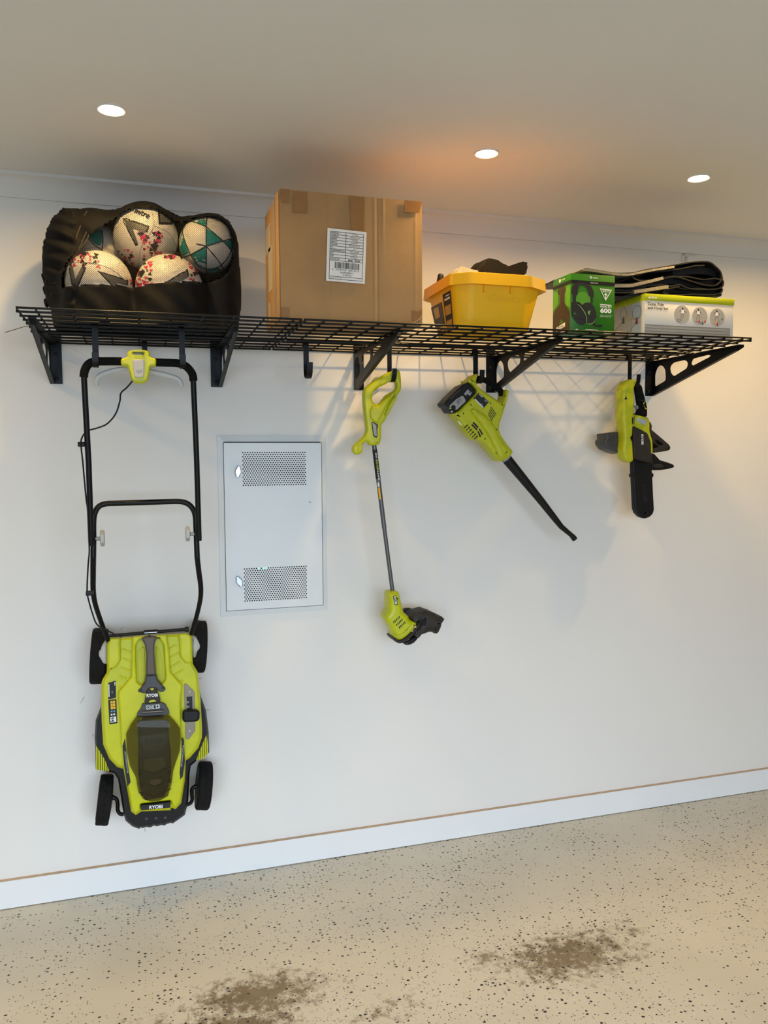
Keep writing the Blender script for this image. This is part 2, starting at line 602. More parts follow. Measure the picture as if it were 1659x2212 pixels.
# skirting board along the wall, with its grubby top ledge
SKH = 0.098
sk = link('baseboard_back', box_mesh((RX0, -0.016, 0.003), (RX1, 0, SKH-0.001)), SKIRTM)
sk['kind'] = 'structure'
link('ledge', box_mesh((RX0, -0.0165, SKH-0.001), (RX1, 0, SKH)), SKIRTTOP, sk)


# ------------------------------------------------------------------ downlights
LENS = mat('downlight_lens', (255, 244, 220), 0.4, var=0.0, emit=(255, 236, 205), estr=30.0)
TRIMW = mat('downlight_ring', (226, 224, 218), 0.4, var=0.01)
def downlight(p, label):
    t = thing('ceiling_downlight', label, 'downlight', (p[0], p[1], CEIL), group='recessed downlights in the ceiling')
    # ring hangs just under the ceiling, lens set inside it
    prof = [(0.0, 0.0385), (-0.003, 0.0375), (-0.004, 0.034), (-0.002, 0.0305), (0.0, 0.0305)]
    bm_me = lathe_mesh([(h, r) for h, r in prof], (p[0], p[1], CEIL), (0, 0, 1), 40)
    bm = bmesh.new(); bm.from_mesh(bm_me)
    caps = [f for f in bm.faces if len(f.verts) > 10]
    bmesh.ops.delete(bm, geom=caps, context='FACES')
    link('ring', from_bm(bm), TRIMW, t, smooth=40)
    link('lens', lathe_mesh([(-0.0022, 0.001), (-0.0020, 0.0305), (-0.0005, 0.0305)], (p[0], p[1], CEIL), (0, 0, 1), 40), LENS, t)
    li = bpy.data.lights.new('downlight_lamp', 'AREA')
    li.shape = 'DISK'
    li.size = 0.052
    li.energy = DOWNLIGHT_W
    li.color = WARM
    li.spread = math.radians(165)
    lo = bpy.data.objects.new('downlight_lamp', li)
    C.objects.link(lo)
    lo.parent = t
    lo.location = (0, 0, -0.007)
    return t
downlight((-0.047, -0.603), 'round recessed downlight in the ceiling above the ball bag')
downlight((1.009, -0.603), 'round recessed downlight in the ceiling above the yellow tub')
downlight((1.760, -0.603), 'round recessed downlight in the ceiling above the folded tarp')
# the same row goes on past both sides of the picture
downlight((-1.22, -0.603), 'round recessed downlight beyond the open end of the shelf')
downlight((2.50, -0.603), 'round recessed downlight beyond the chainsaw end of the shelf')


# ================================================================== WIRE SHELF
WIRE = mat('black_wire_coating', (5, 5, 6), 0.4, var=0.08, spec=0.25)
def sz(X):
    return 1.8850 + 0.0043*(X+0.16)

PITCH_L = 0.0635
FRONT = -PITCH_L*9
def wire_data(length, r, axis):
    if axis == 'X':
        return tube_mesh([(-length/2, 0, 0), (length/2, 0, 0)], r, 8)
    return tube_mesh([(0, -length/2, 0), (0, length/2, 0)], r, 8)

def shelf_unit(x0, x1, crosses, label, dz=0.0):
    xc = (x0+x1)/2
    t = thing('wire_shelf', label, 'shelf', (xc, FRONT/2, sz(xc)+dz), group='wire shelf sections')
    tilt = -math.atan(0.0043)
    L = x1-x0
    md = wire_data(L, 0.0030, 'X'); md.materials.append(WIRE)
    mc = wire_data(-FRONT+0.006, 0.0027, 'Y'); mc.materials.append(WIRE)
    for m_ in (md, mc):
        m_.polygons.foreach_set('use_smooth', [True]*len(m_.polygons)); m_.set_sharp_from_angle(angle=math.radians(50))
    def place(name, me, loc, rot=(0, 0, 0)):
        o = bpy.data.objects.new(name, me); C.objects.link(o); o.parent = t; o.location = loc; o.rotation_euler = rot
    for k in range(10):
        y = -PITCH_L*k - (0.004 if k == 0 else 0)
        place('long_wire', md, (0, y-FRONT/2, -0.005), (0, tilt, 0))
    place('long_wire', md, (0, FRONT-FRONT/2, 0.005), (0, tilt, 0))
    # stiffening bar under the middle
    mb = tube_mesh([(-L/2, 0, 0), (L/2, 0, 0)], 0.0045, 8); mb.materials.append(WIRE)
    place('stiffening_bar', mb, (0, -PITCH_L*4.45-FRONT/2, -0.0115), (0, tilt, 0))
    for x in crosses:
        place('cross_wire', mc, (x-xc, 0, 0.0043*(x-xc)))
    return t

U1 = (-0.295, 0.4525); U2 = (0.4585, 1.222); U3 = (1.2225, 2.012)
shelf_unit(*U1, [-0.292, -0.247] + [-0.159+0.0837*k for k in range(7)] + [0.428, 0.4495], 'black wire shelf section carrying the bag of balls')
shelf_unit(*U2, [0.4615, 0.516] + [0.598+0.0825*k for k in range(8)] + [1.219], 'black wire shelf section carrying the cardboard box and yellow tub')
shelf_unit(*U3, [1.2255, 1.300] + [1.388+0.0855*k for k in range(7)] + [1.975, 2.009], 'black wire shelf section carrying the green headset box')

def bracket(xp, s, label):
    dz = sz(xp)-1.8944
    zt = sz(xp)-0.0103
    t = thing('shelf_bracket', label, 'bracket', (xp, 0, 1.7465), group='black triangular shelf brackets')
    fr = lambda X: frame((X, 0, 0), (0, -1, 0), (0, 0, 1))
    outer = round_poly([(0.0, 1.7465), (0.014, 1.7465), (0.49, zt-0.016), (0.515, zt-0.007), (0.515, zt), (0.0, zt)], 0.006, 3)
    holes = [[(.017, 1.782), (.015, 1.835), (.03, 1.860), (.051, 1.868), (.07, 1.860), (.084, 1.843), (.088, 1.802)],
             [(.117, 1.828), (.110, 1.854), (.133, 1.868), (.202, 1.870), (.222, 1.859), (.217, 1.837), (.137, 1.813)],
             [(.238, 1.852), (.248, 1.869), (.334, 1.873), (.349, 1.869), (.342, 1.864), (.249, 1.842)]]
    hs = [round_poly([(a, b+dz) for a, b in h], 0.012, 4) for h in holes]
    me = curve_mesh([outer]+hs, 0.003)
    me.transform(fr(xp))
    link('gusset_plate', me, BLACKM, t)
    xa, xb = (xp-0.0015, xp+0.036) if s > 0 else (xp-0.036, xp+0.0015)
    ta, tb = (xp-0.0015, xp+0.018) if s > 0 else (xp-0.018, xp+0.0015)
    box('wall_flange', (xa, -0.0035, 1.7465), (xb, -0.0002, sz(xp)+0.02), BLACKM, t)
    box('top_flange', (ta, -0.515, zt-0.001), (tb, -0.002, zt+0.002), BLACKM, t)
    # lip folded along the sloping edge
    lip = loft_mesh([[Vector((x, -d, z)) for x, d, z in ((xp, .014, 1.7465), (xp+s*0.012, .014, 1.7465), (xp+s*0.012, .014, 1.7495), (xp, .014, 1.7495))],
                     [Vector((x, -d, z)) for x, d, z in ((xp, .49, zt-.016), (xp+s*0.012, .49, zt-.016), (xp+s*0.012, .49, zt-.013), (xp, .49, zt-.013))]])
    link('edge_lip', lip, BLACKM, t)
    for zb in (1.763, 1.842):
        lathe('bolt', [(0, 0.007), (0.003, 0.007), (0.0045, 0.005), (0.0045, 0.003), (0.003, 0.0028)], (xp+s*0.018, -0.0035, zb), (0, -1, 0), BLACK, t, 12)
    return t
bracket(-0.272, 1, 'black triangular shelf bracket at the open end beside the ball bag')
bracket(0.279, -1, 'black triangular shelf bracket under the ball bag, right of the mower handle')
bracket(0.757, 1, 'black triangular shelf bracket beside the string trimmer handle')
bracket(1.318, -1, 'black triangular shelf bracket behind the leaf blower handle')
bracket(2.031, -1, 'black triangular shelf bracket beside the chainsaw with three clear cutouts')


def strip_mesh(path, X, w, t):
    """flat strap: path of (y,z) points, width along x, with an x drift per point allowed as a third value"""
    P = [Vector((X + (q[2] if len(q) > 2 else 0.0), q[0], q[1])) for q in path]
    secs = []
    for i, p in enumerate(P):
        a = P[max(i-1, 0)]; b = P[min(i+1, len(P)-1)]
        tg = (b-a); tg.x = 0; tg.normalize()
        n = Vector((0, -tg.z, tg.y))
        secs.append([p+Vector((-w/2, 0, 0))+n*t/2, p+Vector((w/2, 0, 0))+n*t/2, p+Vector((w/2, 0, 0))-n*t/2, p+Vector((-w/2, 0, 0))-n*t/2])
    return loft_mesh(secs)

def hook(px, py, yw, bpx, bpy_, label, jd=0.058, lip=0.045, w=0.022):
    X = at(px, py, yw-0.004).x
    zl = sz(X)-0.005
    zb = at(bpx, bpy_, yw-0.004-jd/2).z
    r = jd/2
    path = [(yw+0.007, zl-0.016), (yw+0.0065, zl)]
    for k in range(1, 6):
        a = math.pi*k/6
        path.append((yw+0.0055*math.cos(a), zl+0.0055*math.sin(a)))
    path += [(yw-0.0055, zl-0.01), (yw-0.0055, (zl+zb)/2), (yw-0.0055, zb+r)]
    for k in range(1, 8):
        a = math.pi*k/8
        path.append((yw-0.0055-r+r*math.cos(a), zb+r-r*math.sin(a)))
    path += [(yw-0.0055-jd, zb+r), (yw-0.0055-jd-0.002, zb+r+lip)]
    o = link('storage_hook', strip_mesh(path, X, w, 0.003), BLACKM, smooth=30)
    tag(o, label, 'hook', 'black steel storage hooks on the shelf')
    return X, zb, yw-0.0055-r

HK_ML = hook(206, 745, -PITCH_L*6, 208, 793, 'black storage hook holding the left end of the mower handle', jd=0.034, lip=0.022, w=0.017)
HK_MR = hook(393, 745, -PITCH_L*6, 394, 796, 'black storage hook holding the right end of the mower handle', jd=0.034, lip=0.022, w=0.017)
hook(312, 740, -PITCH_L, 312, 800, 'black storage hook hidden behind the lime mower switch housing', lip=0.03, w=0.017)
hook(661, 770, -PITCH_L*3, 666, 817, 'empty black storage hook hanging below the cardboard box', jd=0.062, lip=0.018, w=0.018)
HK_T = hook(841, 780, -PITCH_L*2, 848, 825, 'black storage hook holding the string trimmer handle', lip=0.014, w=0.016)
HK_B = hook(1027, 780, -PITCH_L*2, 1036, 828, 'black storage hook holding the leaf blower grip', lip=0.016, w=0.018)
HK_S = hook(1360, 790, -PITCH_L*2, 1372, 837, 'black storage hook holding the chainsaw handle', lip=0.018, w=0.016)

# loose cable tie tail sticking out of the shelf end
tie = tube('cable_tie', smooth_path([at(98, 700, -0.30), at(83, 712, -0.30), at(62, 704, -0.31), at(28, 713, -0.34), at(11, 718, -0.35)], 5), 0.0011, BLACK, seg=6)
tag(tie, 'thin black cable tie tail poking out at the shelf end', 'cable tie')


# ================================================================== LAWN MOWER (hung by its handle, deck top facing the room)
z5 = zoomed(140, 720, 5.184); z6 = zoomed(140, 1060, 4.879); z7 = zoomed(170, 1320, 5.184); z8 = zoomed(170, 1500, 5.184)
def P3(pts, Y):
    return [at(x, y, Y) for x, y in pts]

mw = thing('lawn_mower', 'lime and black electric lawn mower hung upright by its handle', 'lawn mower', at(340, 1790, -0.12))
YH = HK_ML[2]      # handle plane, in the hooks
# upper handle tube: two legs and the bent top under the foam
YT, YB = YH, -0.335
legL = [at(181.0, 806, YT), at(186, 900, YT+0.012), at(191.5, 1000, YT+0.026), at(197.5, 1178, YB)]
legR = [at(417.0, 812, YT), at(421, 900, YT+0.012), at(425, 1000, YT+0.026), at(430, 1167, YB)]
tube('handle_leg', legL, 0.0085, BLACKM, mw)
tube('handle_leg', legR, 0.0085, BLACKM, mw)
gp = z5([(212, 490), (222, 420), (262, 350), (330, 318), (450, 314), (640, 314)])
tube('foam_grip', smooth_path(P3(gp, YH), 5), 0.0118, FOAM, mw, 14)
gp = z5([(1015, 326), (1150, 330), (1275, 338), (1360, 372), (1425, 450), (1442, 532)])
tube('foam_grip', smooth_path(P3(gp, YH), 5), 0.0118, FOAM, mw, 14)
tube('handle_top', P3(z5([(600, 314), (830, 319), (1060, 327)]), YH), 0.0085, BLACKM, mw)
# switch housing
body = z5([(712, 196), (745, 182), (905, 184), (940, 200), (951, 230), (952, 262), (1010, 278), (1026, 300), (1022, 362), (958, 368), (948, 440), (935, 515), (895, 550), (845, 558), (780, 552), (748, 520), (722, 430), (704, 365), (636, 357), (625, 335), (627, 292), (640, 284), (700, 264), (693, 225)])
slot = z5([(766, 208), (868, 206), (882, 214), (882, 232), (870, 240), (775, 240), (764, 230)])
hs = plate_px('switch_housing', [round_poly(body, 3, 3), round_poly(slot, 1.0, 2)], YH-0.024, 0.046, LIME, mw, bevel=0.006, res=3)
plate_px('switch_recess', [round_poly(z5([(770, 244), (880, 242), (872, 275), (780, 278)]), 1.5, 2)], YH-0.0246, 0.004, LIME2, hs)
plate_px('switch_paddle', [round_poly(z5([(757, 300), (770, 294), (885, 294), (892, 306), (882, 480), (870, 492), (790, 490), (778, 478)]), 2, 3)], YH-0.0275, 0.012, GREYL, hs, bevel=0.0015)
plate_px('paddle_mark', [round_poly(z5([(795, 412), (868, 410), (860, 436), (805, 440)]), 1, 2), round_poly(z5([(803, 417), (860, 415), (854, 430), (810, 434)]), 1, 2)], YH-0.0282, 0.002, GREYP, hs)
# grey safety bail behind the housing
bl = z5([(358, 590), (352, 545), (372, 490), (430, 452), (560, 412), (700, 390), (830, 385), (960, 425), (1180, 478), (1262, 510), (1300, 560), (1305, 596)])
tube('safety_bail', smooth_path(P3(bl, YH+0.05), 5), 0.0068, mat('pale_grey_bail', (196, 196, 194), 0.45, var=0.03), mw, 12)
# cable
cb = z5([(765, 520), (745, 550), (690, 612), (628, 670), (616, 760), (570, 900), (480, 1008), (390, 1052), (275, 1084)])
cb2 = z5([(255, 1092), (215, 1125), (182, 1200), (185, 1300), (200, 1430), (220, 1650), (240, 1860)]) + z6([(240, 200), (252, 480), (258, 640), (245, 800), (235, 1050), (250, 1150), (290, 1290), (340, 1410)])
tube('power_cable', smooth_path(P3(cb, YH+0.004)+P3(cb2[:2], YH+0.02), 6), 0.0023, BLACK, mw, 8)
tube('power_cable', smooth_path([at(x, y, YH+0.02+0.0002*(y-940)) for x, y in cb2[1:]] + P3(z6([(450, 1475), (600, 1545)]), -0.26), 5), 0.0023, BLACK, mw, 8)
for c, w, Y in ((z5([(190, 1243)])[0], 8, -0.37), (z6([(262, 1080)])[0], 10, -0.32)):
    o = at(c[0], c[1], Y)
    box('cable_clip', (o.x-0.011, o.y-0.006, o.z-0.007), (o.x+0.011, o.y+0.008, o.z+0.007), BLACK, mw, 0.002)
# lower handle: one bent tube with bridge, legs splay into the deck
YL = -0.315
lp = z6([(300, 700), (302, 520), (302, 330), (315, 240), (355, 170), (430, 138), (560, 132), (820, 124), (1100, 115), (1215, 115), (1290, 135), (1345, 185), (1375, 265), (1384, 420), (1395, 700)])
tube('handle_bridge', smooth_path(P3(lp, YL), 4), 0.0085, BLACKM, mw, 12)
for pts in ([(300, 690), (298, 900), (300, 1060), (322, 1200), (385, 1390), (455, 1580)], [(1394, 690), (1412, 850), (1432, 1000), (1430, 1130), (1395, 1300), (1335, 1515)]):
    q = z6(pts)
    tube('lower_leg', smooth_path([at(x, y, YL+0.00055*(y-1200) if y > 1200 else YL) for x, y in q], 5), [0.0085, 0.0095, 0.0098, 0.0095, 0.0085, 0.007], BLACKM, mw, 12)
# clamp knobs
for (sx0, sx1, sy, kx0, kx1, ky0, ky1) in ((318, 376, 505, 374, 420, 420, 580), (1365, 1313, 457, 1316, 1273, 378, 526)):
    a = at(*z6([(sx0, sy)])[0], YL); b = at(*z6([(sx1, sy)])[0], YL)
    tube('knob_stem', [a, b], 0.0062, GREYP, mw, 14)
    k0 = at(*z6([(kx0, (ky0+ky1)/2)])[0], YL); k1 = at(*z6([(kx1, (ky0+ky1)/2)])[0], YL)
    R = (at(*z6([(kx0, ky0)])[0], YL)-at(*z6([(kx0, ky1)])[0], YL)).length/2
    L = (k1-k0).length; ax = (k1-k0).normalized()
    bm = bmesh.new()
    ring = []
    for h, f in ((0, 0.86), (0.12*L, 1.0), (0.85*L, 1.0), (L, 0.88)):
        e1 = Vector((0, 0, 1)); e2 = ax.cross(e1)
        ring.append([k0+ax*h+e1*math.cos(2*math.pi*k/24)*R*f*(1+0.07*math.cos(6*2*math.pi*k/24))+e2*math.sin(2*math.pi*k/24)*R*f*(1+0.07*math.cos(6*2*math.pi*k/24)) for k in range(24)])
    link('clamp_knob', loft_mesh(ring), GREYL, mw, smooth=35)

# deck skirt (black), from behind the shell down to the bumper
sk_out = z7([(330, 330), (1250, 262), (1290, 600), (1370, 960), (1425, 1110), (1440, 1230)]) + z8([(1455, 420), (1462, 650), (1400, 700), (1330, 735), (1255, 800), (1240, 900), (1228, 1190), (1190, 1350), (1120, 1400), (1052, 1448), (1035, 1438), (990, 1450), (960, 1470), (925, 1462), (880, 1478), (840, 1470), (800, 1492), (760, 1484), (715, 1498), (690, 1490), (680, 1508), (600, 1478), (525, 1415), (500, 1330), (470, 1130), (440, 950), (400, 885), (345, 870), (300, 860), (190, 838), (185, 560)]) + z7([(178, 1420), (190, 1220), (248, 1070), (255, 800), (300, 690), (318, 370)])
def loft_px(name, secs, m, parent, smooth=35):
    return link(name, loft_mesh([[at(x, y, Y) for x, y in pts] for pts, Y in secs]), m, parent, smooth=smooth)
def inset_px(pts, d):
    out = []
    n = len(pts)
    area = sum(pts[i-1][0]*pts[i][1]-pts[i][0]*pts[i-1][1] for i in range(n))
    sg = 1 if area > 0 else -1
    for i in range(n):
        a = Vector(pts[i-1]); b = Vector(pts[i]); c = Vector(pts[(i+1) % n])
        n1 = (b-a); n1 = Vector((-n1.y, n1.x)).normalized()*sg
        n2 = (c-b); n2 = Vector((-n2.y, n2.x)).normalized()*sg
        m_ = (n1+n2)
        if m_.length < 1e-4: m_ = n1
        m_ = m_.normalized()
        k = d/max(0.5, m_.dot(n1))
        out.append((b.x+m_.x*k, b.y+m_.y*k))
    return out
loft_px('deck_skirt', [(inset_px(sk_out, 3), -0.075), (sk_out, -0.085), (sk_out, -0.155), (inset_px(sk_out, 4), -0.172)], BLACK, mw)
# lime side fins
for poly, n in ((z8([(188, 560), (240, 640), (300, 740), (345, 862), (190, 842)]), 6), (z8([(1442, 420), (1455, 655), (1400, 718), (1312, 745), (1345, 650)]), 6)):
    xs = [p[0] for p in poly]; x0, x1 = min(xs)+0.5, max(xs)-0.5
    def yr(x):
        ys = []
        for i in range(len(poly)):
            a, b = poly[i-1], poly[i]
            if (a[0]-x)*(b[0]-x) <= 0 and a[0] != b[0]:
                ys.append(a[1]+(b[1]-a[1])*(x-a[0])/(b[0]-a[0]))
        return (min(ys), max(ys)) if len(ys) > 1 else None
    for k in range(n):
        xa = x0+(x1-x0)*(k+0.12)/n; xb = x0+(x1-x0)*(k+0.88)/n
        ra, rb = yr(xa), yr(xb)
        if not ra or not rb: continue
        q = [(xa, ra[0]+1), (xb, rb[0]+1), (xb, rb[1]-1), ((xa+xb)/2, (ra[1]+rb[1])/2+2), (xa, ra[1]-1)]
        plate_px('side_fin', [q], -0.176-0.003*(k % 2), 0.03, LIME2, mw, bevel=0.0012)
# lime shell
shell = z7([(318, 372), (345, 302), (600, 288), (900, 262), (1225, 246), (1268, 285), (1280, 590), (1335, 685), (1362, 960), (1384, 1330)]) + z8([(1382, 480), (1340, 600), (1250, 708), (1200, 742), (1190, 960), (1150, 1215), (1085, 1288), (1038, 1268), (1028, 1298), (695, 1312), (690, 1320), (640, 1352), (585, 1312), (545, 1080), (500, 835), (430, 815), (340, 720), (272, 560), (256, 300), (252, 100)]) + z7([(254, 800), (270, 755), (312, 685)])
loft_px('deck_shell', [(shell, -0.150), (shell, -0.190), (inset_px(shell, 2.0), -0.198), (inset_px(shell, 6.5), -0.204)], LIME, mw, 30)
YS = -0.204
# shoulders over the rear wheels
for q in ([(318, 372), (345, 302), (470, 300), (475, 560), (420, 640), (330, 690), (318, 600)], [(1115, 258), (1225, 248), (1268, 288), (1280, 590), (1200, 600), (1130, 520)]):
    plate_px('wheel_shoulder', [round_poly(inset_px(z7(q), 1.0), 4, 3)], YS-0.016, 0.026, LIME, mw, bevel=0.007, res=3)
# raised spine with the carrying-handle pocket
spine = z7([(600, 292), (985, 268), (1015, 470), (1028, 690), (1075, 745), (1160, 830), (1140, 1000), (1146, 1330)]) + z8([(1160, 480), (1185, 560), (1190, 740), (1178, 960), (1140, 1205), (1080, 1270), (1042, 1240), (1035, 1190), (690, 1230), (690, 1300), (640, 1338), (596, 1300), (560, 1080), (510, 820), (490, 620)]) + z7([(480, 1560), (470, 1300), (455, 1100), (440, 920), (590, 745), (596, 480)])
pocket = z7([(690, 312), (885, 296), (950, 372), (962, 560), (975, 775), (930, 830), (690, 838), (652, 800), (640, 560), (640, 380)])
plate_px('deck_spine', [round_poly(spine, 4, 3), round_poly(pocket, 6, 4)], YS-0.020, 0.024, LIME, mw, bevel=0.006, res=3)
YR = YS-0.020
plate_px('pocket_floor', [round_poly(z7([(680, 420), (735, 400), (748, 700), (735, 790), (690, 800), (668, 780), (662, 480)]), 4, 3)], YS-0.003, 0.004, LIME2, mw, bevel=0.001)
plate_px('pocket_floor', [round_poly(z7([(868, 390), (905, 420), (935, 560), (945, 760), (915, 790), (880, 760), (862, 600)]), 4, 3)], YS-0.003, 0.004, LIME2, mw, bevel=0.001)
# rib slats either side
for (a, b, c, d) in ((490, 425, 580, 465), (495, 530, 585, 570), (472, 630, 588, 678), (455, 725, 572, 778), (452, 840, 505, 868),
                     (1015, 425, 1092, 378), (1020, 525, 1118, 468), (1030, 632, 1135, 568), (1055, 725, 1165, 660), (1130, 800, 1165, 775)):
    A, B = at(*z7([(a, b)])[0], YS-0.003), at(*z7([(c, d)])[0], YS-0.003)
    tube('deck_rib', [A, B], [0.0022, 0.0030], LIME, mw, 8)
# carrying handle
hand = z7([(698, 312), (790, 292), (886, 298), (850, 362), (848, 480), (866, 720), (755, 722), (758, 480), (738, 372)])
plate_px('carry_handle', [round_poly(hand, 4, 3)], YR-0.022, 0.034, TAUPE, mw, bevel=0.006, res=3)
hb = z7([(755, 722), (866, 718), (890, 790), (978, 876), (952, 908), (905, 906), (862, 866), (790, 868), (745, 928), (658, 908), (745, 806)])
plate_px('handle_base', [round_poly(hb, 3, 3)], YR-0.014, 0.03, SLATE, mw, bevel=0.004, res=2)
for q in ((703, 887), (937, 862)):
    o = at(*z7([q])[0], YR-0.0142)
    lathe('screw_hole', [(0, 0.0035), (0.0006, 0.0033)], o, (0, -1, 0), INK, mw, 12)
# logo panel
lg = z7([(772, 868), (866, 860), (905, 955), (918, 1014), (735, 1030), (752, 945)])
lp_ = plate_px('logo_panel', [round_poly(lg, 2, 2)], YR-0.017, 0.01, DKBROWN, mw, bevel=0.001)
plate_px('logo_notch', [z7([(798, 868), (845, 864), (822, 892)])], YR-0.0174, 0.001, LIME, lp_)
plate_px('logo_notch', [round_poly(z7([(780, 1024), (800, 1000), (845, 994), (875, 1012)]), 1.5, 2)], YR-0.0174, 0.001, LIME, lp_)
_c = z7([(823, 943)])[0]
txt_px('RYOBI', _c[0], _c[1], YR-0.0176, 24.5, WHITE, lp_, ang=3.5, bold=0.035, hpx=7)
# hinge block with badge
hg = z7([(712, 1042), (930, 1026), (972, 1048), (1012, 1122), (1016, 1160), (650, 1188), (658, 1142), (696, 1100)])
hbk = plate_px('hinge_block', [round_poly(hg, 2, 2)], YR-0.013, 0.016, SLATE, mw, bevel=0.002)
bdg = z7([(755, 1058), (905, 1044), (908, 1088), (758, 1104)])
bd = plate_px('badge', [round_poly(bdg, 1.2, 2)], YR-0.0142, 0.002, SILVER, hbk)
plate_px('badge_field', [round_poly(inset_px(bdg, 0.9), 0.8, 2)], YR-0.0146, 0.001, INK, hbk)
_c = z7([(812, 1078)])[0]
txt_px('ONE', _c[0]-1.5, _c[1]-0.2, YR-0.0150, 15, SILVER, hbk, ang=4, bold=0.02, hpx=6)
plate_px('badge_plus', [z7([(862, 1050), (902, 1046), (904, 1086), (864, 1090)])], YR-0.0150, 0.0008, SILVER, hbk)
_c = z7([(883, 1068)])[0]
txt_px('+', _c[0], _c[1], YR-0.0154, 6, INK, hbk, ang=4, bold=0.05)
# smoky battery cover, with the battery bay inside
bay = z8([(660, 300), (1005, 290), (1010, 480), (1030, 640), (1035, 860), (1000, 1040), (960, 1150), (740, 1190), (690, 1060), (665, 860), (670, 640), (665, 460)])
plate_px('battery_bay', [round_poly(bay, 4, 3)], YR-0.006, 0.01, mat('bay_olive', (64, 62, 34), 0.5, var=0.1), mw, bevel=0.002)
pack = z8([(690, 350), (985, 340), (985, 470), (975, 620), (860, 650), (715, 630), (690, 480)])
pk = plate_px('battery_pack', [round_poly(pack, 4, 3)], YR-0.012, 0.010, mat('pack_olive', (72, 70, 34), 0.45, var=0.08), mw, bevel=0.003)
_c = z8([(842, 522)])[0]
txt_px('RYOBI', _c[0], _c[1], YR-0.0124, 38, INK, pk, ang=4, bold=0.02, hpx=10)
plate_px('pack_tongue', [round_poly(z8([(735, 730), (960, 700), (985, 800), (860, 880), (720, 850)]), 5, 3)], YR-0.012, 0.010, mat('pack_olive_pale', (98, 96, 62), 0.45, var=0.08), mw, bevel=0.003)
plate_px('pack_label', [z8([(800, 958), (920, 945), (925, 990), (850, 1020), (800, 1000)])], YR-0.0075, 0.002, mat('label_dim', (150, 130, 122), 0.6), mw)
for yb in (862, 1000, 1110):
    pts = z8([(670, yb-5), (705, yb-10), (855, yb+32), (1005, yb-38), (1035, yb-52)])
    tube('bay_chevron', P3(pts, YR-0.0095), 0.0012, INK, mw, 6)
for x, y in ((690, 888), (1015, 872), (700, 1022), (1012, 978), (715, 1120)):
    q = z8([(x-18, y-14), (x+18, y-18), (x+18, y+12), (x-18, y+16)])
    plate_px('bay_slot', [q], YR-0.0075, 0.002, INK, mw)
GLASS = bpy.data.materials.new('smoky_clear_plastic')
GLASS.use_nodes = True
gn = GLASS.node_tree
pb = gn.nodes['Principled BSDF']
pb.inputs['Base Color'].default_value = lin((96, 88, 60))+(1,)
pb.inputs['Roughness'].default_value = 0.08
pb.inputs['Coat Weight'].default_value = 0.3
tr_ = gn.nodes.new('ShaderNodeBsdfTransparent'); tr_.inputs['Color'].default_value = lin((176, 170, 146))+(1,)
mixs = gn.nodes.new('ShaderNodeMixShader')
nz = gn.nodes.new('ShaderNodeTexNoise'); nz.inputs['Scale'].default_value = 30
mrr = gn.nodes.new('ShaderNodeMapRange'); mrr.inputs['To Min'].default_value = 0.16; mrr.inputs['To Max'].default_value = 0.24
gn.links.new(nz.outputs['Fac'], mrr.inputs['Value'])
gn.links.new(mrr.outputs['Result'], mixs.inputs['Fac'])
gn.links.new(tr_.outputs[0], mixs.inputs[1]); gn.links.new(pb.outputs[0], mixs.inputs[2])
gn.links.new(mixs.outputs[0], gn.nodes['Material Output'].inputs['Surface'])
cov = z8([(650, 242), (830, 236), (1012, 230), (1080, 300), (1138, 382), (1146, 500), (1132, 640), (1090, 760), (1060, 852), (1040, 1000), (1000, 1140), (905, 1192), (805, 1202), (722, 1172), (665, 1085), (640, 930), (572, 800), (535, 620), (530, 440), (585, 330)])
loft = [[at(x, y, YR-0.004) for x, y in cov], [at(x, y, YR-0.014) for x, y in cov], [at(x, y, YR-0.024) for x, y in inset_px(cov, 4)], [at(x, y, YR-0.030) for x, y in inset_px(cov, 12)]]
link('battery_cover', loft_mesh(loft, cap0=False), GLASS, mw, smooth=40)
for yy in (1135, 1205):
    tube('cover_hinge', P3(z7([(712, yy), (950, yy-18)]), YR-0.018), 0.0045, mat('dark_clear_hinge', (60, 52, 40), 0.12, var=0.02, spec=0.8), mw, 10)
# dark chevron panels and front name plate
for q, tx, an in (([(490, 580), (518, 490), (548, 760), (582, 985), (545, 1032), (510, 800)], (535, 760), -83), ([(1150, 480), (1178, 500), (1190, 760), (1165, 920), (1138, 958), (1130, 880), (1152, 640)], (1162, 690), 84)):
    pp = plate_px('stripe_decal', [z8(q)], YR-0.0006, 0.0012, INK, mw)
    _c = z8([tx])[0]
    txt_px('ABT/CONDUCTOR' if an > 0 else 'ABTCONDUCTOR', _c[0], _c[1], YR-0.0009, 48, SILVER, pp, ang=an, bold=0.0, hpx=3)
fp = z8([(690, 1248), (1030, 1208), (1026, 1270), (697, 1300)])
fpo = plate_px('name_plate', [round_poly(fp, 1.5, 2)], YR-0.006, 0.03, INK, mw, bevel=0.001)
_c = z8([(865, 1260)])[0]
txt_px('RYOBI', _c[0], _c[1], YR-0.0063, 29, WHITE, fpo, ang=5, bold=0.035, hpx=7.5)
for x in (758, 866, 970):
    q = z8([(x-14, 1382-(x-758)*0.05), (x+14, 1378-(x-758)*0.05), (x+14, 1402-(x-758)*0.05), (x-14, 1408-(x-758)*0.05)])
    plate_px('bumper_vent', [q], -0.1735, 0.003, SLATE, mw)
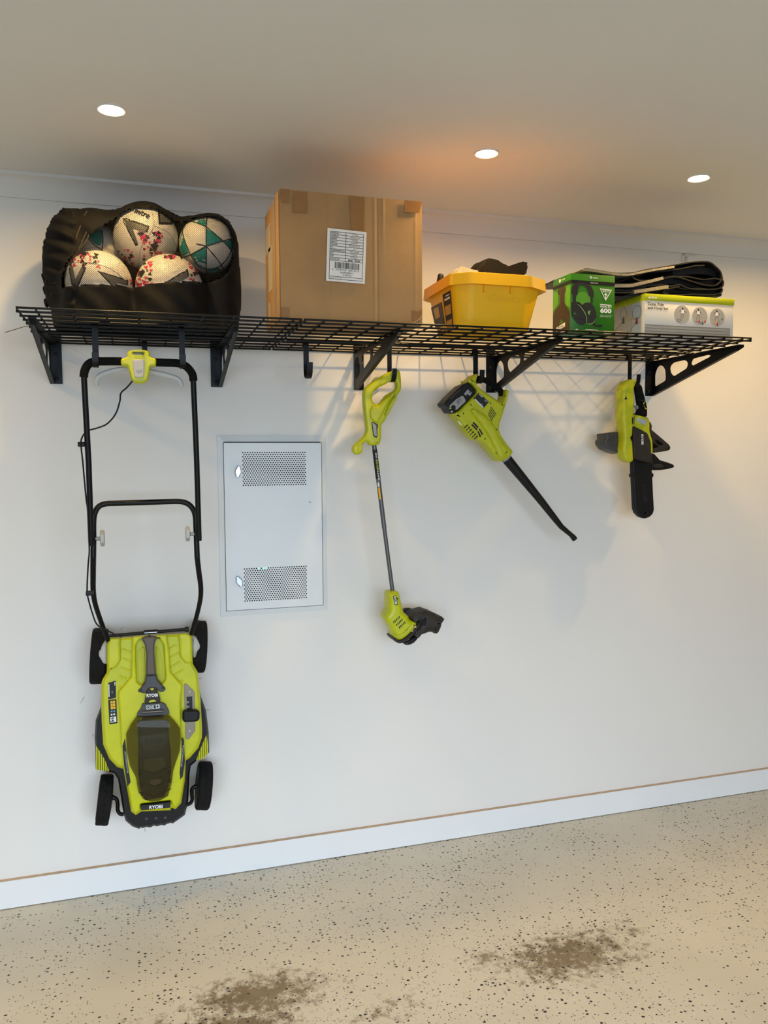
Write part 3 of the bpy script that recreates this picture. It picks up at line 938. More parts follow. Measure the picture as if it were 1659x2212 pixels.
# warning labels
l1 = plate_px('rating_label', [round_poly(z7([(328, 806), (415, 778), (418, 972), (330, 990)]), 0.8, 2)], YS-0.0006, 0.001, INK, mw)
plate_px('label_bar', [z7([(332, 822), (342, 819), (345, 960), (335, 963)])], YS-0.0009, 0.0008, WHITE, l1)
plate_px('label_bar', [z7([(400, 795), (408, 792), (410, 830), (402, 833)])], YS-0.0009, 0.0008, WHITE, l1)
plate_px('label_mark', [z7([(365, 900), (385, 896), (376, 930)])], YS-0.0009, 0.0008, GREYINK, l1)
l2 = plate_px('warning_label', [round_poly(z7([(330, 998), (422, 985), (434, 1256), (344, 1270)]), 0.8, 2)], YS-0.0006, 0.001, INK, mw)
for r in range(3):
    for c in range(2):
        x, y = 356+c*28+r*1.5, 1006+r*33-c*3
        plate_px('pictogram', [rect(*z7([(x, y)])[0], *z7([(x+24, y+28)])[0])], YS-0.0009, 0.0008, YELINK, l2)
for r in range(2):
    for c in range(2):
        x, y = 369+c*29, 1124+r*36-c*4
        _o = z7([(x, y)])[0]
        plate_px('pictogram', [oct_(_o[0], _o[1], 2.1)], YS-0.0009, 0.0008, WHITE if r else mat('blue_print', (90, 150, 200), 0.6, var=0.02), l2)
plate_px('noise_label', [z7([(352, 1190), (418, 1180), (422, 1240), (356, 1250)])], YS-0.0009, 0.0008, WHITE, l2)
_c = z7([(378, 1215)])[0]
txt_px('94', _c[0], _c[1], YS-0.0012, 10, INK, l2, ang=-86, bold=0.02)
# cutting-height plate, slot and lever
hp = z7([(1180, 822), (1200, 808), (1300, 908), (1306, 1340), (1228, 1446), (1196, 1432)])
ho = plate_px('height_plate', [round_poly(hp, 3, 3)], YS-0.004, 0.006, mat('height_plate_taupe', (140, 130, 116), 0.5, var=0.04), mw, bevel=0.001)
teeth = [(1206, 960), (1272, 955), (1274, 1110), (1215, 1112), (1212, 1085), (1240, 1080), (1238, 1060), (1210, 1060), (1208, 1035), (1236, 1030), (1234, 1010), (1210, 1010)]
plate_px('height_slot', [z7(teeth)], YS-0.0044, 0.001, INK, ho)
for q in ((1242, 907), (1243, 1345)):
    o = at(*z7([q])[0], YS-0.004)
    lathe('screw', [(0, 0.0026), (0.001, 0.0024), (0.0014, 0.0012)], o, (0, -1, 0), CHROME, ho, 12)
plate_px('height_lever', [round_poly(z7([(1165, 1140), (1185, 1120), (1330, 1116), (1358, 1135), (1356, 1215), (1330, 1242), (1185, 1252), (1162, 1225)]), 4, 4)], YS-0.030, 0.022, BLACK, mw, bevel=0.007, res=3)
box('lever_stalk', tuple(at(*z7([(1245, 1200)])[0], YS-0.012)-Vector((0.006, 0.008, 0.006))), tuple(at(*z7([(1245, 1200)])[0], YS-0.012)+Vector((0.006, 0.010, 0.006))), BLACK, mw)
# wheels: edge-on tyres with tread blocks, axis along the wall
def wheel(px0, px1, py0, py1, label, inner):
    yc = -0.088
    a = at(px0, (py0+py1)/2, yc); b = at(px1, (py0+py1)/2, yc)
    R = (at(px0, py0, yc)-at(px0, py1, yc)).length/2*0.985
    W = (b-a).length
    ax = (b-a).normalized()
    w = thing_part('wheel', (a+b)/2, mw)
    n = 48
    rings = []
    for h, f in ((0.0, 0.80), (0.0, 0.93), (0.05, 0.975), (0.16, 1.0), (0.48, 1.0), (0.5, 0.985), (0.52, 1.0), (0.84, 1.0), (0.95, 0.975), (1.0, 0.93), (1.0, 0.80)):
        e1 = Vector((0, 0, 1)); e1 = (e1-ax*e1.dot(ax)).normalized(); e2 = ax.cross(e1)
        row = []
        for k in range(n):
            tread = 1.0
            if 0.1 < h < 0.9 and h not in (0.5,):
                tread = 1.0 if ((k//2 + (1 if h > 0.5 else 0)) % 2) else 0.972
            row.append(a+ax*(W*h)+(e1*math.cos(2*math.pi*k/n)+e2*math.sin(2*math.pi*k/n))*R*f*tread)
        rings.append(row)
    link('tyre', loft_mesh(rings), RUBBER, w, smooth=20)
    lathe('hub', [(-0.001, R*0.78), (W+0.001, R*0.78), (W+0.004 if inner > 0 else W+0.001, R*0.3)], a, ax, BLACK, w, 24)
    return w
def thing_part(name, loc, parent):
    o = bpy.data.objects.new(name, None)
    o.empty_display_size = 0.03
    C.objects.link(o)
    o.parent = parent
    o.location = Vector(loc)-wloc(parent)
    return o
wheel(197, 231, 1357, 1477, '', 1)
wheel(414, 443.5, 1340, 1453, '', -1)
wheel(211.5, 240, 1675, 1780, '', 1)
wheel(426, 454, 1647, 1747, '', -1)
# grey wheel carriers beside the rear wheels
for q in ([(255, 400), (300, 345), (318, 370), (318, 600), (270, 590), (245, 540), (222, 505), (225, 455), (245, 440)], [(1266, 288), (1320, 300), (1345, 350), (1362, 390), (1355, 430), (1330, 450), (1310, 520), (1285, 530), (1268, 400)]):
    plate_px('wheel_carrier', [round_poly(z7(q), 3, 3)], -0.186, 0.045, GREYL, mw, bevel=0.006, res=2)
# bent front axle links
for q in ([(345, 1152), (395, 1155), (425, 1178), (436, 1230), (438, 1300), (465, 1338), (505, 1342)], [(1330, 1030), (1290, 1036), (1268, 1065), (1268, 1120), (1270, 1180), (1248, 1220), (1205, 1236)]):
    tube('axle_link', smooth_path(P3(z8(q), -0.115), 5), 0.0062, BLACKM, mw, 12)
for q in ((385, 1155), (1302, 1032)):
    o = at(*z8([q])[0], -0.115)
    lathe('axle_clip', [(-0.002, 0.009), (0.002, 0.009)], o, (1, 0, 0), BLACK, mw, 14)
# rear rod between the handle feet
tube('rear_rod', P3(z7([(340, 278), (730, 243), (1200, 205)]), -0.215), 0.0052, BLACKM, mw, 10)
tube('rod_sleeve', P3(z7([(728, 236), (885, 224)]), -0.215), 0.0062, BLACKM, mw, 10)
tube('rod_spring', P3(z7([(735, 246), (880, 236)]), -0.2215), 0.0015, CHROME, mw, 8)
tube('rod_end', P3(z7([(1190, 206), (1232, 202)]), -0.215), 0.0085, BLACK, mw, 12)
o = at(*z7([(792, 283)])[0], YR-0.006)
box('latch_tab', (o.x-0.003, o.y-0.01, o.z-0.002), (o.x+0.003, o.y+0.01, o.z+0.003), BLACK, mw)


# ================================================================== STRING TRIMMER
zt = zoomed(740, 780, 10.055); zs = zoomed(780, 960, 6.51); zh = zoomed(800, 1260, 9.217)
YTR = HK_T[2]           # mid plane of the handle, lying in the hook
tm = thing('string_trimmer', 'lime string trimmer with grey shaft hanging from a hook', 'string trimmer', at(880, 1392, YTR+0.03))
outer = zt([(470, 600), (540, 535), (650, 440), (780, 355), (960, 250), (1075, 212), (1160, 194), (1205, 200), (1225, 235), (1245, 330), (1255, 480), (1252, 605), (1218, 685), (1175, 735), (1120, 860), (1040, 1020), (960, 1180), (900, 1300), (850, 1365), (822, 1378), (824, 1520), (818, 1690), (785, 1812), (620, 1838), (575, 1830), (545, 1775), (500, 1752), (450, 1772), (420, 1820), (424, 1880), (415, 1970), (380, 2010), (320, 2040), (265, 2028), (215, 1970), (205, 1900), (230, 1830), (300, 1770), (380, 1690), (440, 1638), (482, 1570), (505, 1490), (490, 1350), (470, 1200), (450, 1000), (438, 850), (436, 700)])
inner = zt([(622, 760), (640, 690), (700, 618), (790, 565), (900, 515), (1010, 450), (1090, 425), (1135, 445), (1148, 520), (1145, 590), (1110, 640), (1030, 685), (930, 742), (870, 820), (800, 912), (740, 938), (680, 925), (635, 880), (620, 820)])
tb = plate_px('handle_body', [round_poly(outer, 2, 2), round_poly(inner, 2, 2)], YTR-0.017, 0.036, LIME, tm, bevel=0.010, res=4, trace=YTR)
bulge = zt([(640, 960), (700, 985), (780, 965), (860, 880), (960, 780), (1100, 690), (1150, 700), (1020, 900), (900, 1120), (815, 1270), (790, 1370), (655, 1300), (600, 1200), (600, 1050)])
plate_px('motor_cheek', [round_poly(bulge, 3, 3)], YTR-0.024, 0.044, LIME, tm, bevel=0.009, res=4)
clip = zt([(1150, 715), (1192, 790), (1088, 992), (1040, 1085), (985, 1188), (922, 1165), (985, 1030), (1018, 945), (1060, 880)])
cl_ = plate_px('battery_port', [round_poly(clip, 2, 3)], YTR-0.030, 0.048, LIME, tm, bevel=0.004, res=3)
_c = zt([(1000, 1078)])[0]
txt_px('RYOBI', _c[0], _c[1], YTR-0.0305, 13, LIME2, cl_, ang=58, bold=0.01, hpx=4.5)
plate_px('speed_lever', [round_poly(zt([(630, 1332), (656, 1316), (778, 1388), (756, 1480), (760, 1640), (745, 1668), (672, 1632), (650, 1480)]), 1.5, 3)], YTR-0.0195, 0.012, INK, tm, bevel=0.001)
plate_px('lever_pad', [round_poly(zt([(645, 1345), (665, 1336), (745, 1400), (738, 1450), (750, 1640), (685, 1618), (668, 1500)]), 1.5, 3)], YTR-0.0225, 0.012, GREYP, tm, bevel=0.0015)
plate_px('trigger', [round_poly(zt([(740, 596), (760, 605), (796, 655), (735, 700), (665, 742), (635, 800), (610, 760), (640, 680)]), 1.5, 3)], YTR-0.009, 0.018, GREYP, tm, bevel=0.002)
plate_px('lock_lever', [round_poly(zt([(640, 450), (720, 350), (765, 330), (782, 352), (700, 420)]), 1.5, 3)], YTR-0.002, 0.016, GREYP, tm, bevel=0.002)
plate_px('guide_eye', [round_poly(zt([(340, 1830), (372, 1798), (420, 1805), (428, 1850), (412, 1965), (350, 1968), (328, 1935)]), 1.5, 3)], YTR-0.0205, 0.008, LIME2, tm, bevel=0.001)
# shaft: upper sleeve, inner tube
sA, sM, sB = zs([(183, 8)])[0], zs([(326, 1180)])[0], zs([(446, 2090)])[0]
y2 = YTR+0.012
vA, vM, vB = at(*sA, YTR), at(*sM, YTR+0.006), at(*sB, y2)
tube('shaft_sleeve', [vA, vM], 0.0082, GREYT, tm, 16)
tube('shaft', [vM, vB], 0.0074, GREYT, tm, 16)
d = (vM-vA)
w1 = tube('shaft_wrap', [vA+d*0.055, vA+d*0.40], 0.0086, INK, tm, 16)
def along(f):
    return vA+d*f
def shaft_text(s, f, wid, m, parent, hgt, off=0.0):
    c = along(f)
    u = -d.normalized()
    n = Vector((0, -1, 0)); n = (n-u*n.dot(u)).normalized()
    v = n.cross(u)
    return lettering(s, wid, frame(c+n*0.0088+v*off, u, v), m, parent, 0.02, hgt)
shaft_text('EASY', 0.355, 0.034, WHITE, w1, 0.0062)
shaft_text('EDGE', 0.235, 0.038, LIMEINK, w1, 0.0062)
shaft_text('LINE', 0.125, 0.018, WHITE, w1, 0.005)
box_c = along(0.52)
tube('warning_sticker', [along(0.505)+Vector((-0.0032, -0.0062, 0)), along(0.645)+Vector((-0.0032, -0.0062, 0))], 0.0036, YELINK, tm, 10, flat=0.9)
tube('white_sticker', [along(0.445)+Vector((-0.0032, -0.0062, 0)), along(0.495)+Vector((-0.0032, -0.0062, 0))], 0.0036, WHITE, tm, 10, flat=0.9)
# head
house = zh([(352, 190), (385, 165), (530, 150), (558, 180), (600, 370), (640, 560), (750, 655), (758, 700), (890, 768), (895, 800), (850, 870), (700, 1020), (590, 1100), (520, 1112), (455, 1065), (440, 990), (400, 900), (345, 800), (278, 712), (275, 660), (300, 600), (350, 530), (350, 350)])
YHD = y2
plate_px('guard_rim', [round_poly(zh([(440, 1050), (520, 1100), (600, 1085), (720, 1000), (860, 850), (900, 770), (930, 715), (960, 740), (940, 850), (860, 960), (760, 1060), (640, 1150), (540, 1172), (470, 1145), (438, 1100)]), 2, 2)], YHD-0.050, 0.10, DKBROWN, tm, bevel=0.008, res=2, trace=YHD-0.02)
plate_px('motor_housing', [round_poly(house, 3, 3)], YHD-0.042, 0.084, LIME, tm, bevel=0.020, res=5, trace=YHD-0.02)
hcol = plate_px('housing_ring', [round_poly(zh([(450, 1062), (440, 1000), (520, 985), (640, 930), (760, 800), (800, 725), (890, 770), (850, 870), (700, 1020), (590, 1100), (520, 1112)]), 2, 3)], YHD-0.046, 0.09, LIME2, tm, bevel=0.010, res=3, trace=YHD-0.02)
np_ = plate_px('name_plate', [round_poly(zh([(452, 250), (518, 240), (548, 425), (484, 436)]), 1, 2)], YHD-0.0428, 0.002, INK, tm)
_c = zh([(501, 338)])[0]
txt_px('RYOBI', _c[0], _c[1], YHD-0.0432, 17, WHITE, np_, ang=-80, bold=0.03, hpx=5)
for r in range(3):
    for k in range(5):
        x = 462+r*55+k*27; y = 775+r*52-k*25 + (0)
        q = zh([(x-7, y-18), (x+12, y-22), (x+20, y+22), (x+2, y+26)])
        plate_px('vent_slot', [q], YHD-0.0424, 0.002, INK, tm)
guard = zh([(762, 668), (900, 582), (1055, 540), (1100, 524), (1140, 545), (1260, 580), (1345, 652), (1400, 645), (1468, 705), (1405, 772), (1395, 850), (1335, 980), (1280, 1003), (1220, 965), (1150, 960), (1030, 1006), (930, 1035), (860, 1040), (800, 1020), (860, 950), (940, 850), (965, 740), (930, 700), (870, 690), (790, 720)])
plate_px('line_guard', [round_poly(guard, 3, 3)], YHD-0.055, 0.11, DKBROWN, tm, bevel=0.022, res=4, trace=YHD-0.03)
plate_px('guard_hollow', [round_poly(zh([(940, 670), (1040, 668), (1110, 730), (1125, 800), (1090, 850), (1010, 840), (990, 760)]), 4, 4)], YHD-0.0556, 0.004, INK, tm)
for k in range(6):
    a = zh([(995, 735+k*20)])[0]; b = zh([(1110, 722+k*22)])[0]
    tube('grip_rib', [at(*a, YHD-0.0578), at(*b, YHD-0.0578)], 0.0009, BLACK, tm, 6)
sp = plate_px('line_spool', [round_poly(zh([(625, 1160), (760, 1075), (880, 1010), (940, 1030), (930, 1090), (860, 1170), (780, 1215), (710, 1225), (660, 1208)]), 3, 3)], YHD-0.040, 0.076, BLACK, tm, bevel=0.015, res=3, trace=YHD-0.02)
plate_px('spool_mark', [zh([(678, 1128), (765, 1088), (776, 1120), (695, 1162)])], YHD-0.0405, 0.002, GREYP, tm)
for q in ([(870, 860), (905, 845), (925, 865), (900, 890), (875, 890)], [(805, 970), (835, 935), (858, 940), (840, 965)], [(855, 915), (872, 905), (868, 925)]):
    plate_px('scuff', [zh(q)], YHD-0.0515, 0.002, mat('bare_scuff', (196, 166, 132), 0.8), tm)


# ================================================================== LEAF BLOWER
zb_ = zoomed(940, 790, 9.217); zn = zoomed(1060, 960, 7.54)
YBL = HK_B[2]
bw = thing('leaf_blower', 'lime handheld leaf blower with long black nozzle hanging from a hook', 'leaf blower', at(1242, 1168, YBL))
outer = zb_([(600, 345), (640, 290), (740, 185), (795, 172), (815, 182), (795, 260), (778, 330), (800, 400), (880, 478), (1000, 560), (1110, 632), (1200, 695), (1262, 740), (1300, 735), (1340, 640), (1352, 560), (1372, 480), (1390, 478), (1420, 540), (1412, 620), (1370, 780), (1300, 1000), (1245, 1150), (1235, 1280), (1285, 1410), (1400, 1570), (1510, 1705), (1485, 1765), (1380, 1862), (1272, 1908), (1225, 1878), (1060, 1680), (940, 1535), (860, 1482), (800, 1480), (700, 1420), (600, 1310), (520, 1200), (430, 1080), (330, 955), (430, 905), (620, 715), (790, 540), (790, 500), (720, 410), (650, 335)])
plate_px('motor_housing', [round_poly(outer, 1.5, 2)], YBL-0.034, 0.072, LIME2, bw, bevel=0.010, res=4, trace=YBL-0.012)
# raised air duct sweeping into the nozzle
duct = zb_([(690, 890), (720, 855), (780, 855), (900, 915), (1010, 1000), (1110, 1100), (1190, 1220), (1260, 1400), (1380, 1570), (1490, 1705), (1380, 1840), (1275, 1890), (1200, 1700), (1060, 1420), (940, 1230), (820, 1070), (730, 960)])
plate_px('air_duct', [round_poly(duct, 4, 3)], YBL-0.046, 0.08, LIME2, bw, bevel=0.014, res=5, trace=YBL-0.034)
intake = zb_([(560, 1200), (640, 1200), (760, 1300), (850, 1420), (850, 1470), (790, 1478), (700, 1420), (610, 1310)])
plate_px('intake_bulge', [round_poly(intake, 4, 3)], YBL-0.039, 0.06, LIME2, bw, bevel=0.010, res=4, trace=YBL-0.03)
for r in range(3):
    for k in range(6):
        x = 585+k*40+r*24-(r*5); y = 1225+k*44-r*18
        if r == 0: x -= 8; y += 8
        q = zb_([(x, y), (x+24, y-18), (x+34, y-4), (x+10, y+16)])
        plate_px('intake_slot', [q], YBL-0.0394, 0.002, INK, bw)
for q in ([(745, 1130), (772, 1120), (865, 1215), (850, 1250), (750, 1145)], [(718, 1180), (742, 1162), (845, 1262), (828, 1292)], [(868, 1262), (890, 1250), (955, 1360), (935, 1385)], [(840, 1310), (862, 1298), (915, 1400), (895, 1428)]):
    plate_px('vent_slot', [round_poly(zb_(q), 0.8, 2)], YBL-0.0352, 0.003, INK, bw)
for k in range(5):
    x, y = 1105-k*12, 820+k*35
    q = zb_([(x-4, y), (x+5, y-6), (x+118-k*9, y+150-k*3), (x+108-k*9, y+158-k*3)])
    plate_px('vent_slot', [q], YBL-0.0352, 0.003, INK, bw)
for q in ((732, 298), (712, 780), (562, 950), (1100, 748), (1335, 778), (1386, 598), (992, 1457), (1216, 1738), (1228, 1272)):
    o = at(*zb_([q])[0], YBL-0.0342)
    if q in ((992, 1457), (1216, 1738)): o = at(*zb_([q])[0], YBL-0.0464)
    lathe('screw_hole', [(0, 0.0026), (0.0008, 0.0024)], o, (0, -1, 0), INK, bw, 12)
# rating label
rl = plate_px('rating_label', [round_poly(zb_([(762, 655), (872, 535), (1072, 720), (958, 852)]), 1, 2)], YBL-0.0346, 0.001, INK, bw)
plate_px('label_bar', [zb_([(782, 672), (798, 656), (966, 826), (952, 842)])], YBL-0.035, 0.0008, WHITE, rl)
_c = zb_([(906, 592)])[0]
txt_px('RYOBI', _c[0], _c[1], YBL-0.035, 10, WHITE, rl, ang=-42, bold=0.03)
plate_px('label_box', [zb_([(975, 690), (1000, 665), (1050, 712), (1030, 735)])], YBL-0.035, 0.0008, GREYINK, rl)
plate_px('label_bar', [zb_([(905, 745), (950, 765), (935, 790), (915, 785)])], YBL-0.035, 0.0008, GREYINK, rl)
st = zb_([(445, 1112), (470, 1105), (535, 1175), (512, 1185)])
plate_px('white_sticker', [st], YBL-0.031, 0.002, WHITE, bw)
# grip
gpts = zb_([(790, 262), (860, 258), (950, 272), (1060, 322), (1180, 395), (1270, 465), (1315, 530), (1322, 600)])
tube('grip', smooth_path([at(x, y, YBL) for x, y in gpts], 5), [0.0100, 0.0112, 0.0114, 0.0112, 0.0110, 0.0110, 0.0114, 0.0110], FOAM, bw, 14)
plate_px('throttle_trigger', [round_poly(zb_([(985, 555), (1045, 572), (1110, 615), (1112, 640), (1060, 640), (990, 600)]), 1.5, 3)], YBL-0.010, 0.02, GREYP, bw, bevel=0.002)
# battery
bt = zb_([(176, 740), (290, 610), (420, 485), (540, 375), (585, 365), (640, 335), (700, 390), (792, 495), (786, 560), (620, 722), (470, 870), (410, 922), (345, 940), (300, 912), (250, 830), (200, 800)])
bp_ = plate_px('battery_pack', [round_poly(bt, 1.5, 3)], YBL-0.040, 0.082, BLACK, bw, bevel=0.005, res=3, trace=YBL-0.03)
bfc = zb_([(282, 800), (420, 668), (530, 600), (560, 600), (610, 690), (600, 720), (440, 872), (405, 885), (412, 805), (360, 775), (300, 830)])
fc = plate_px('pack_face', [round_poly(bfc, 1, 2)], YBL-0.0425, 0.004, GREYP, bw, bevel=0.0006)
plate_px('pack_face', [round_poly(zb_([(575, 560), (650, 470), (735, 540), (690, 600), (640, 555), (620, 600)]), 1, 2)], YBL-0.0425, 0.004, GREYP, bw, bevel=0.0006)
plate_px('pack_latch', [round_poly(zb_([(690, 470), (728, 478), (705, 545), (665, 530)]), 1, 2), zb_([(698, 482), (716, 486), (700, 530), (678, 522)])], YBL-0.0432, 0.002, INK, bw)
_c = zb_([(485, 708)])[0]
txt_px('JET', _c[0], _c[1], YBL-0.0430, 13, INK, fc, ang=44, bold=0.0)
plate_px('pack_light', [round_poly(zb_([(272, 838), (312, 828), (330, 850), (300, 862)]), 0.8, 2)], YBL-0.0412, 0.003, mat('green_lamp', (150, 175, 70), 0.4), bw)
plate_px('pack_light', [oct_(*zb_([(334, 912)])[0], 1.6)], YBL-0.0412, 0.003, WHITE, bw)
tube('pack_label', [at(*zb_([(300, 660)])[0], YBL-0.0415), at(*zb_([(505, 465)])[0], YBL-0.0415)], 0.0018, TAUPE, bw, 6)
# collar and nozzle
cA = at(*zb_([(1390, 1810)])[0], YBL-0.006); cB = at(*zb_([(1424, 1852)])[0], YBL-0.006)
dirn = (cB-cA).normalized()
lathe('collar', [(-0.03, 0.0205), (0.004, 0.0205), (0.010, 0.020)], cA, dirn, GREYP, bw, 28)
npx = zn([(245, 215), (300, 285), (560, 600), (820, 920), (1050, 1215), (1150, 1340), (1250, 1425), (1310, 1475), (1345, 1512), (1370, 1545)])
nr = [0.0192, 0.0190, 0.0165, 0.0142, 0.0120, 0.0105, 0.0092, 0.0090, 0.0108, 0.0105]
nv = [at(x, y, YBL-0.006+0.00006*(y-990)) for x, y in npx]
tube('nozzle', nv, nr, BLACK, bw, 24)


# ================================================================== CHAINSAW
zc = zoomed(1290, 780, 6.321)
YCS = HK_S[2]
cs = thing('chainsaw', 'small lime and dark grey chainsaw hanging with its bar in a black sheath', 'chainsaw', at(1395, 1120, YCS))
plate_px('battery_pack', [round_poly(zc([(158, 985), (240, 975), (360, 958), (360, 1268), (280, 1242), (190, 1202), (137, 1132), (135, 1082), (165, 1062)]), 2, 3)], YCS+0.004, 0.075, mat('pack_charcoal', (58, 57, 56), 0.5, var=0.06), cs, bevel=0.006, res=3, trace=YCS-0.01)
for yy in (1015, 1090, 1160):
    o = at(*zc([(230, yy)])[0], YCS+0.0035)
    lathe('pack_screw', [(0, 0.002), (0.001, 0.0018)], o, (0, -1, 0), INK, cs, 10)
tube('pack_band', P3(zc([(145, 1075), (250, 1042), (356, 1040)]), YCS+0.003), 0.0022, SLATE, cs, 8)
for k in range(3):
    q = zc([(275+k*14, 1005), (281+k*14, 1004), (281+k*14, 1028), (275+k*14, 1029)])
    plate_px('pack_slot', [q], YCS+0.0034, 0.002, INK, cs)
    q = zc([(278+k*14, 1125), (284+k*14, 1124), (284+k*14, 1175), (278+k*14, 1176)])
    plate_px('pack_slot', [q], YCS+0.0034, 0.002, INK, cs)
# scabbard
scb = zc([(490, 1300), (745, 1320), (752, 1525), (774, 1535), (776, 1572), (758, 1590), (768, 1800), (780, 2030), (765, 2085), (720, 2130), (655, 2152), (590, 2130), (540, 2075), (520, 2010), (510, 1800), (500, 1592), (480, 1580), (480, 1548), (496, 1538)])
sco = plate_px('bar_sheath', [round_poly(scb, 2, 3), round_poly(zc([(640, 2072), (665, 2066), (682, 2082), (660, 2092)]), 0.5, 2)], YCS-0.012, 0.026, BLACK, cs, bevel=0.004, res=3)
_c = zc([(650, 1800)])[0]
txt_px('RYOBI', _c[0], _c[1], YCS-0.0124, 36, mat('sheath_emboss', (24, 24, 25), 0.6), sco, ang=-87, bold=0.0, hpx=8)
# front hand guard and spike plate
hgd = zc([(718, 820), (738, 850), (752, 885), (745, 935), (900, 1065), (990, 1145), (1006, 1180), (996, 1210), (965, 1226), (770, 1254), (762, 1200), (852, 1172), (770, 1112), (745, 1010), (718, 940)])
hgh = zc([(785, 1068), (830, 1082), (905, 1135), (905, 1152), (880, 1155), (800, 1120)])
plate_px('hand_guard', [round_poly(hgd, 2, 3), round_poly(hgh, 1.5, 2)], YCS-0.006, 0.05, DKBROWN, cs, bevel=0.003, res=2)
lathe('guard_pivot', [(0, 0.004), (0.002, 0.0036)], at(*zc([(970, 1190)])[0], YCS-0.006), (0, -1, 0), BLACK, cs, 12)
spk = zc([(738, 1258), (782, 1262), (862, 1352), (960, 1380), (1040, 1410), (1062, 1440), (1030, 1462), (880, 1490), (780, 1492), (748, 1465), (742, 1380)])
plate_px('chip_deflector', [round_poly(spk, 2, 3)], YCS-0.014, 0.045, BLACK, cs, bevel=0.004, res=2)
for k in range(3):
    tube('deflector_rib', P3(zc([(770+k*10, 1420+k*14), (880+k*14, 1410+k*18)]), YCS-0.0145), 0.0008, SLATE, cs, 6)
# body
body = zc([(495, 722), (700, 768), (722, 812), (722, 950), (762, 1090), (768, 1250), (742, 1262), (742, 1300), (500, 1300), (490, 1000)])
plate_px('motor_housing', [round_poly(body, 2, 3)], YCS-0.024, 0.06, LIME2, cs, bevel=0.006, res=3, trace=YCS-0.024)
cover = zc([(500, 885), (610, 938), (692, 985), (738, 1110), (745, 1388), (640, 1372), (500, 1332), (495, 1000)])
cvo = plate_px('side_cover', [round_poly(cover, 2, 3)], YCS-0.034, 0.03, DKBROWN, cs, bevel=0.004, res=3)
lgo = plate_px('logo_plate', [zc([(590, 985), (640, 1005), (648, 1142), (622, 1165), (592, 1125)])], YCS-0.0344, 0.001, INK, cvo)
_c = zc([(617, 1070)])[0]
txt_px('RYOBI', _c[0], _c[1], YCS-0.0350, 21.5, WHITE, cvo, ang=-88, bold=0.035, hpx=5)
for q in ((553, 1170), (622, 1262)):
    lathe('cover_bolt', [(0, 0.0032), (0.0012, 0.003)], at(*zc([q])[0], YCS-0.034), (0, -1, 0), INK, cs, 12)
tube('cover_seam', P3(zc([(505, 1345), (620, 1372), (745, 1398)]), YCS-0.030), 0.0022, BLACK, cs, 8)
win = zc([(540, 768), (676, 806), (664, 882), (546, 826)])
plate_px('oil_window', [round_poly(win, 1.5, 3)], YCS-0.0262, 0.004, mat('oil_window', (176, 182, 184), 0.25, var=0.05, spec=0.7), cs, bevel=0.0008)
# rear lime guard, with clasps
rear = zc([(340, 400), (358, 330), (405, 268), (468, 246), (525, 252), (534, 285), (502, 360), (500, 560), (497, 760), (480, 775), (482, 860), (500, 880), (482, 900), (480, 1010), (452, 1050), (480, 1100), (490, 1362), (445, 1388), (372, 1332), (346, 1205), (360, 1100), (352, 850), (340, 800)])
rg = plate_px('rear_guard', [round_poly(rear, 2, 3)], YCS-0.036, 0.058, LIME2, cs, bevel=0.010, res=4, trace=YCS-0.03)
plate_px('warning_mark', [zc([(394, 452), (398, 490), (416, 522), (370, 524), (388, 490)])], YCS-0.0366, 0.001, INK, rg)
for yy in (800, 1085):
    plate_px('clasp', [round_poly(zc([(460, yy-30), (500, yy-26), (500, yy+60), (462, yy+55)]), 1, 2)], YCS-0.034, 0.02, BLACK, cs, bevel=0.0015)
# rear grip and trigger
grip = zc([(525, 320), (545, 300), (585, 302), (612, 335), (640, 430), (668, 540), (692, 640), (690, 745), (664, 772), (508, 722), (556, 705), (572, 640), (556, 560), (535, 430)])
gr = plate_px('rear_grip', [round_poly(grip, 2, 3)], YCS-0.020, 0.018, FOAM, cs, bevel=0.006, res=4)
plate_px('grip_stripe', [zc([(655, 540), (664, 540), (640, 580), (648, 590), (634, 592), (628, 575)])], YCS-0.0206, 0.001, LIME, gr)
plate_px('grip_stripe', [zc([(632, 605), (645, 612), (652, 628), (640, 620)])], YCS-0.0206, 0.001, LIME, gr)
plate_px('grip_stripe', [zc([(650, 632), (682, 648), (672, 662), (655, 650)])], YCS-0.0206, 0.001, LIME, gr)
tube('grip_seam', smooth_path(P3(zc([(535, 345), (600, 335), (625, 420), (650, 520), (625, 540), (560, 528)]), YCS-0.0198), 4), 0.0006, SLATE, gr, 6)
plate_px('trigger', [round_poly(zc([(532, 605), (570, 600), (600, 640), (612, 690), (595, 728), (575, 738), (556, 715), (562, 655)]), 2, 3)], YCS-0.016, 0.022, GREYP, cs, bevel=0.003)


# ================================================================== WALL CABINET WITH VENTED DOOR
CABW = mat('white_powder_coat', (222, 225, 226), 0.38, var=0.012, scale=6)
cx0, cx1, cz0, cz1 = 0.2600, 0.6465, 0.9400, 1.5792
cab = thing('wall_cabinet', 'white metal wall cabinet with two perforated vents and chrome latches', 'wall cabinet', ((cx0+cx1)/2, 0, cz0))
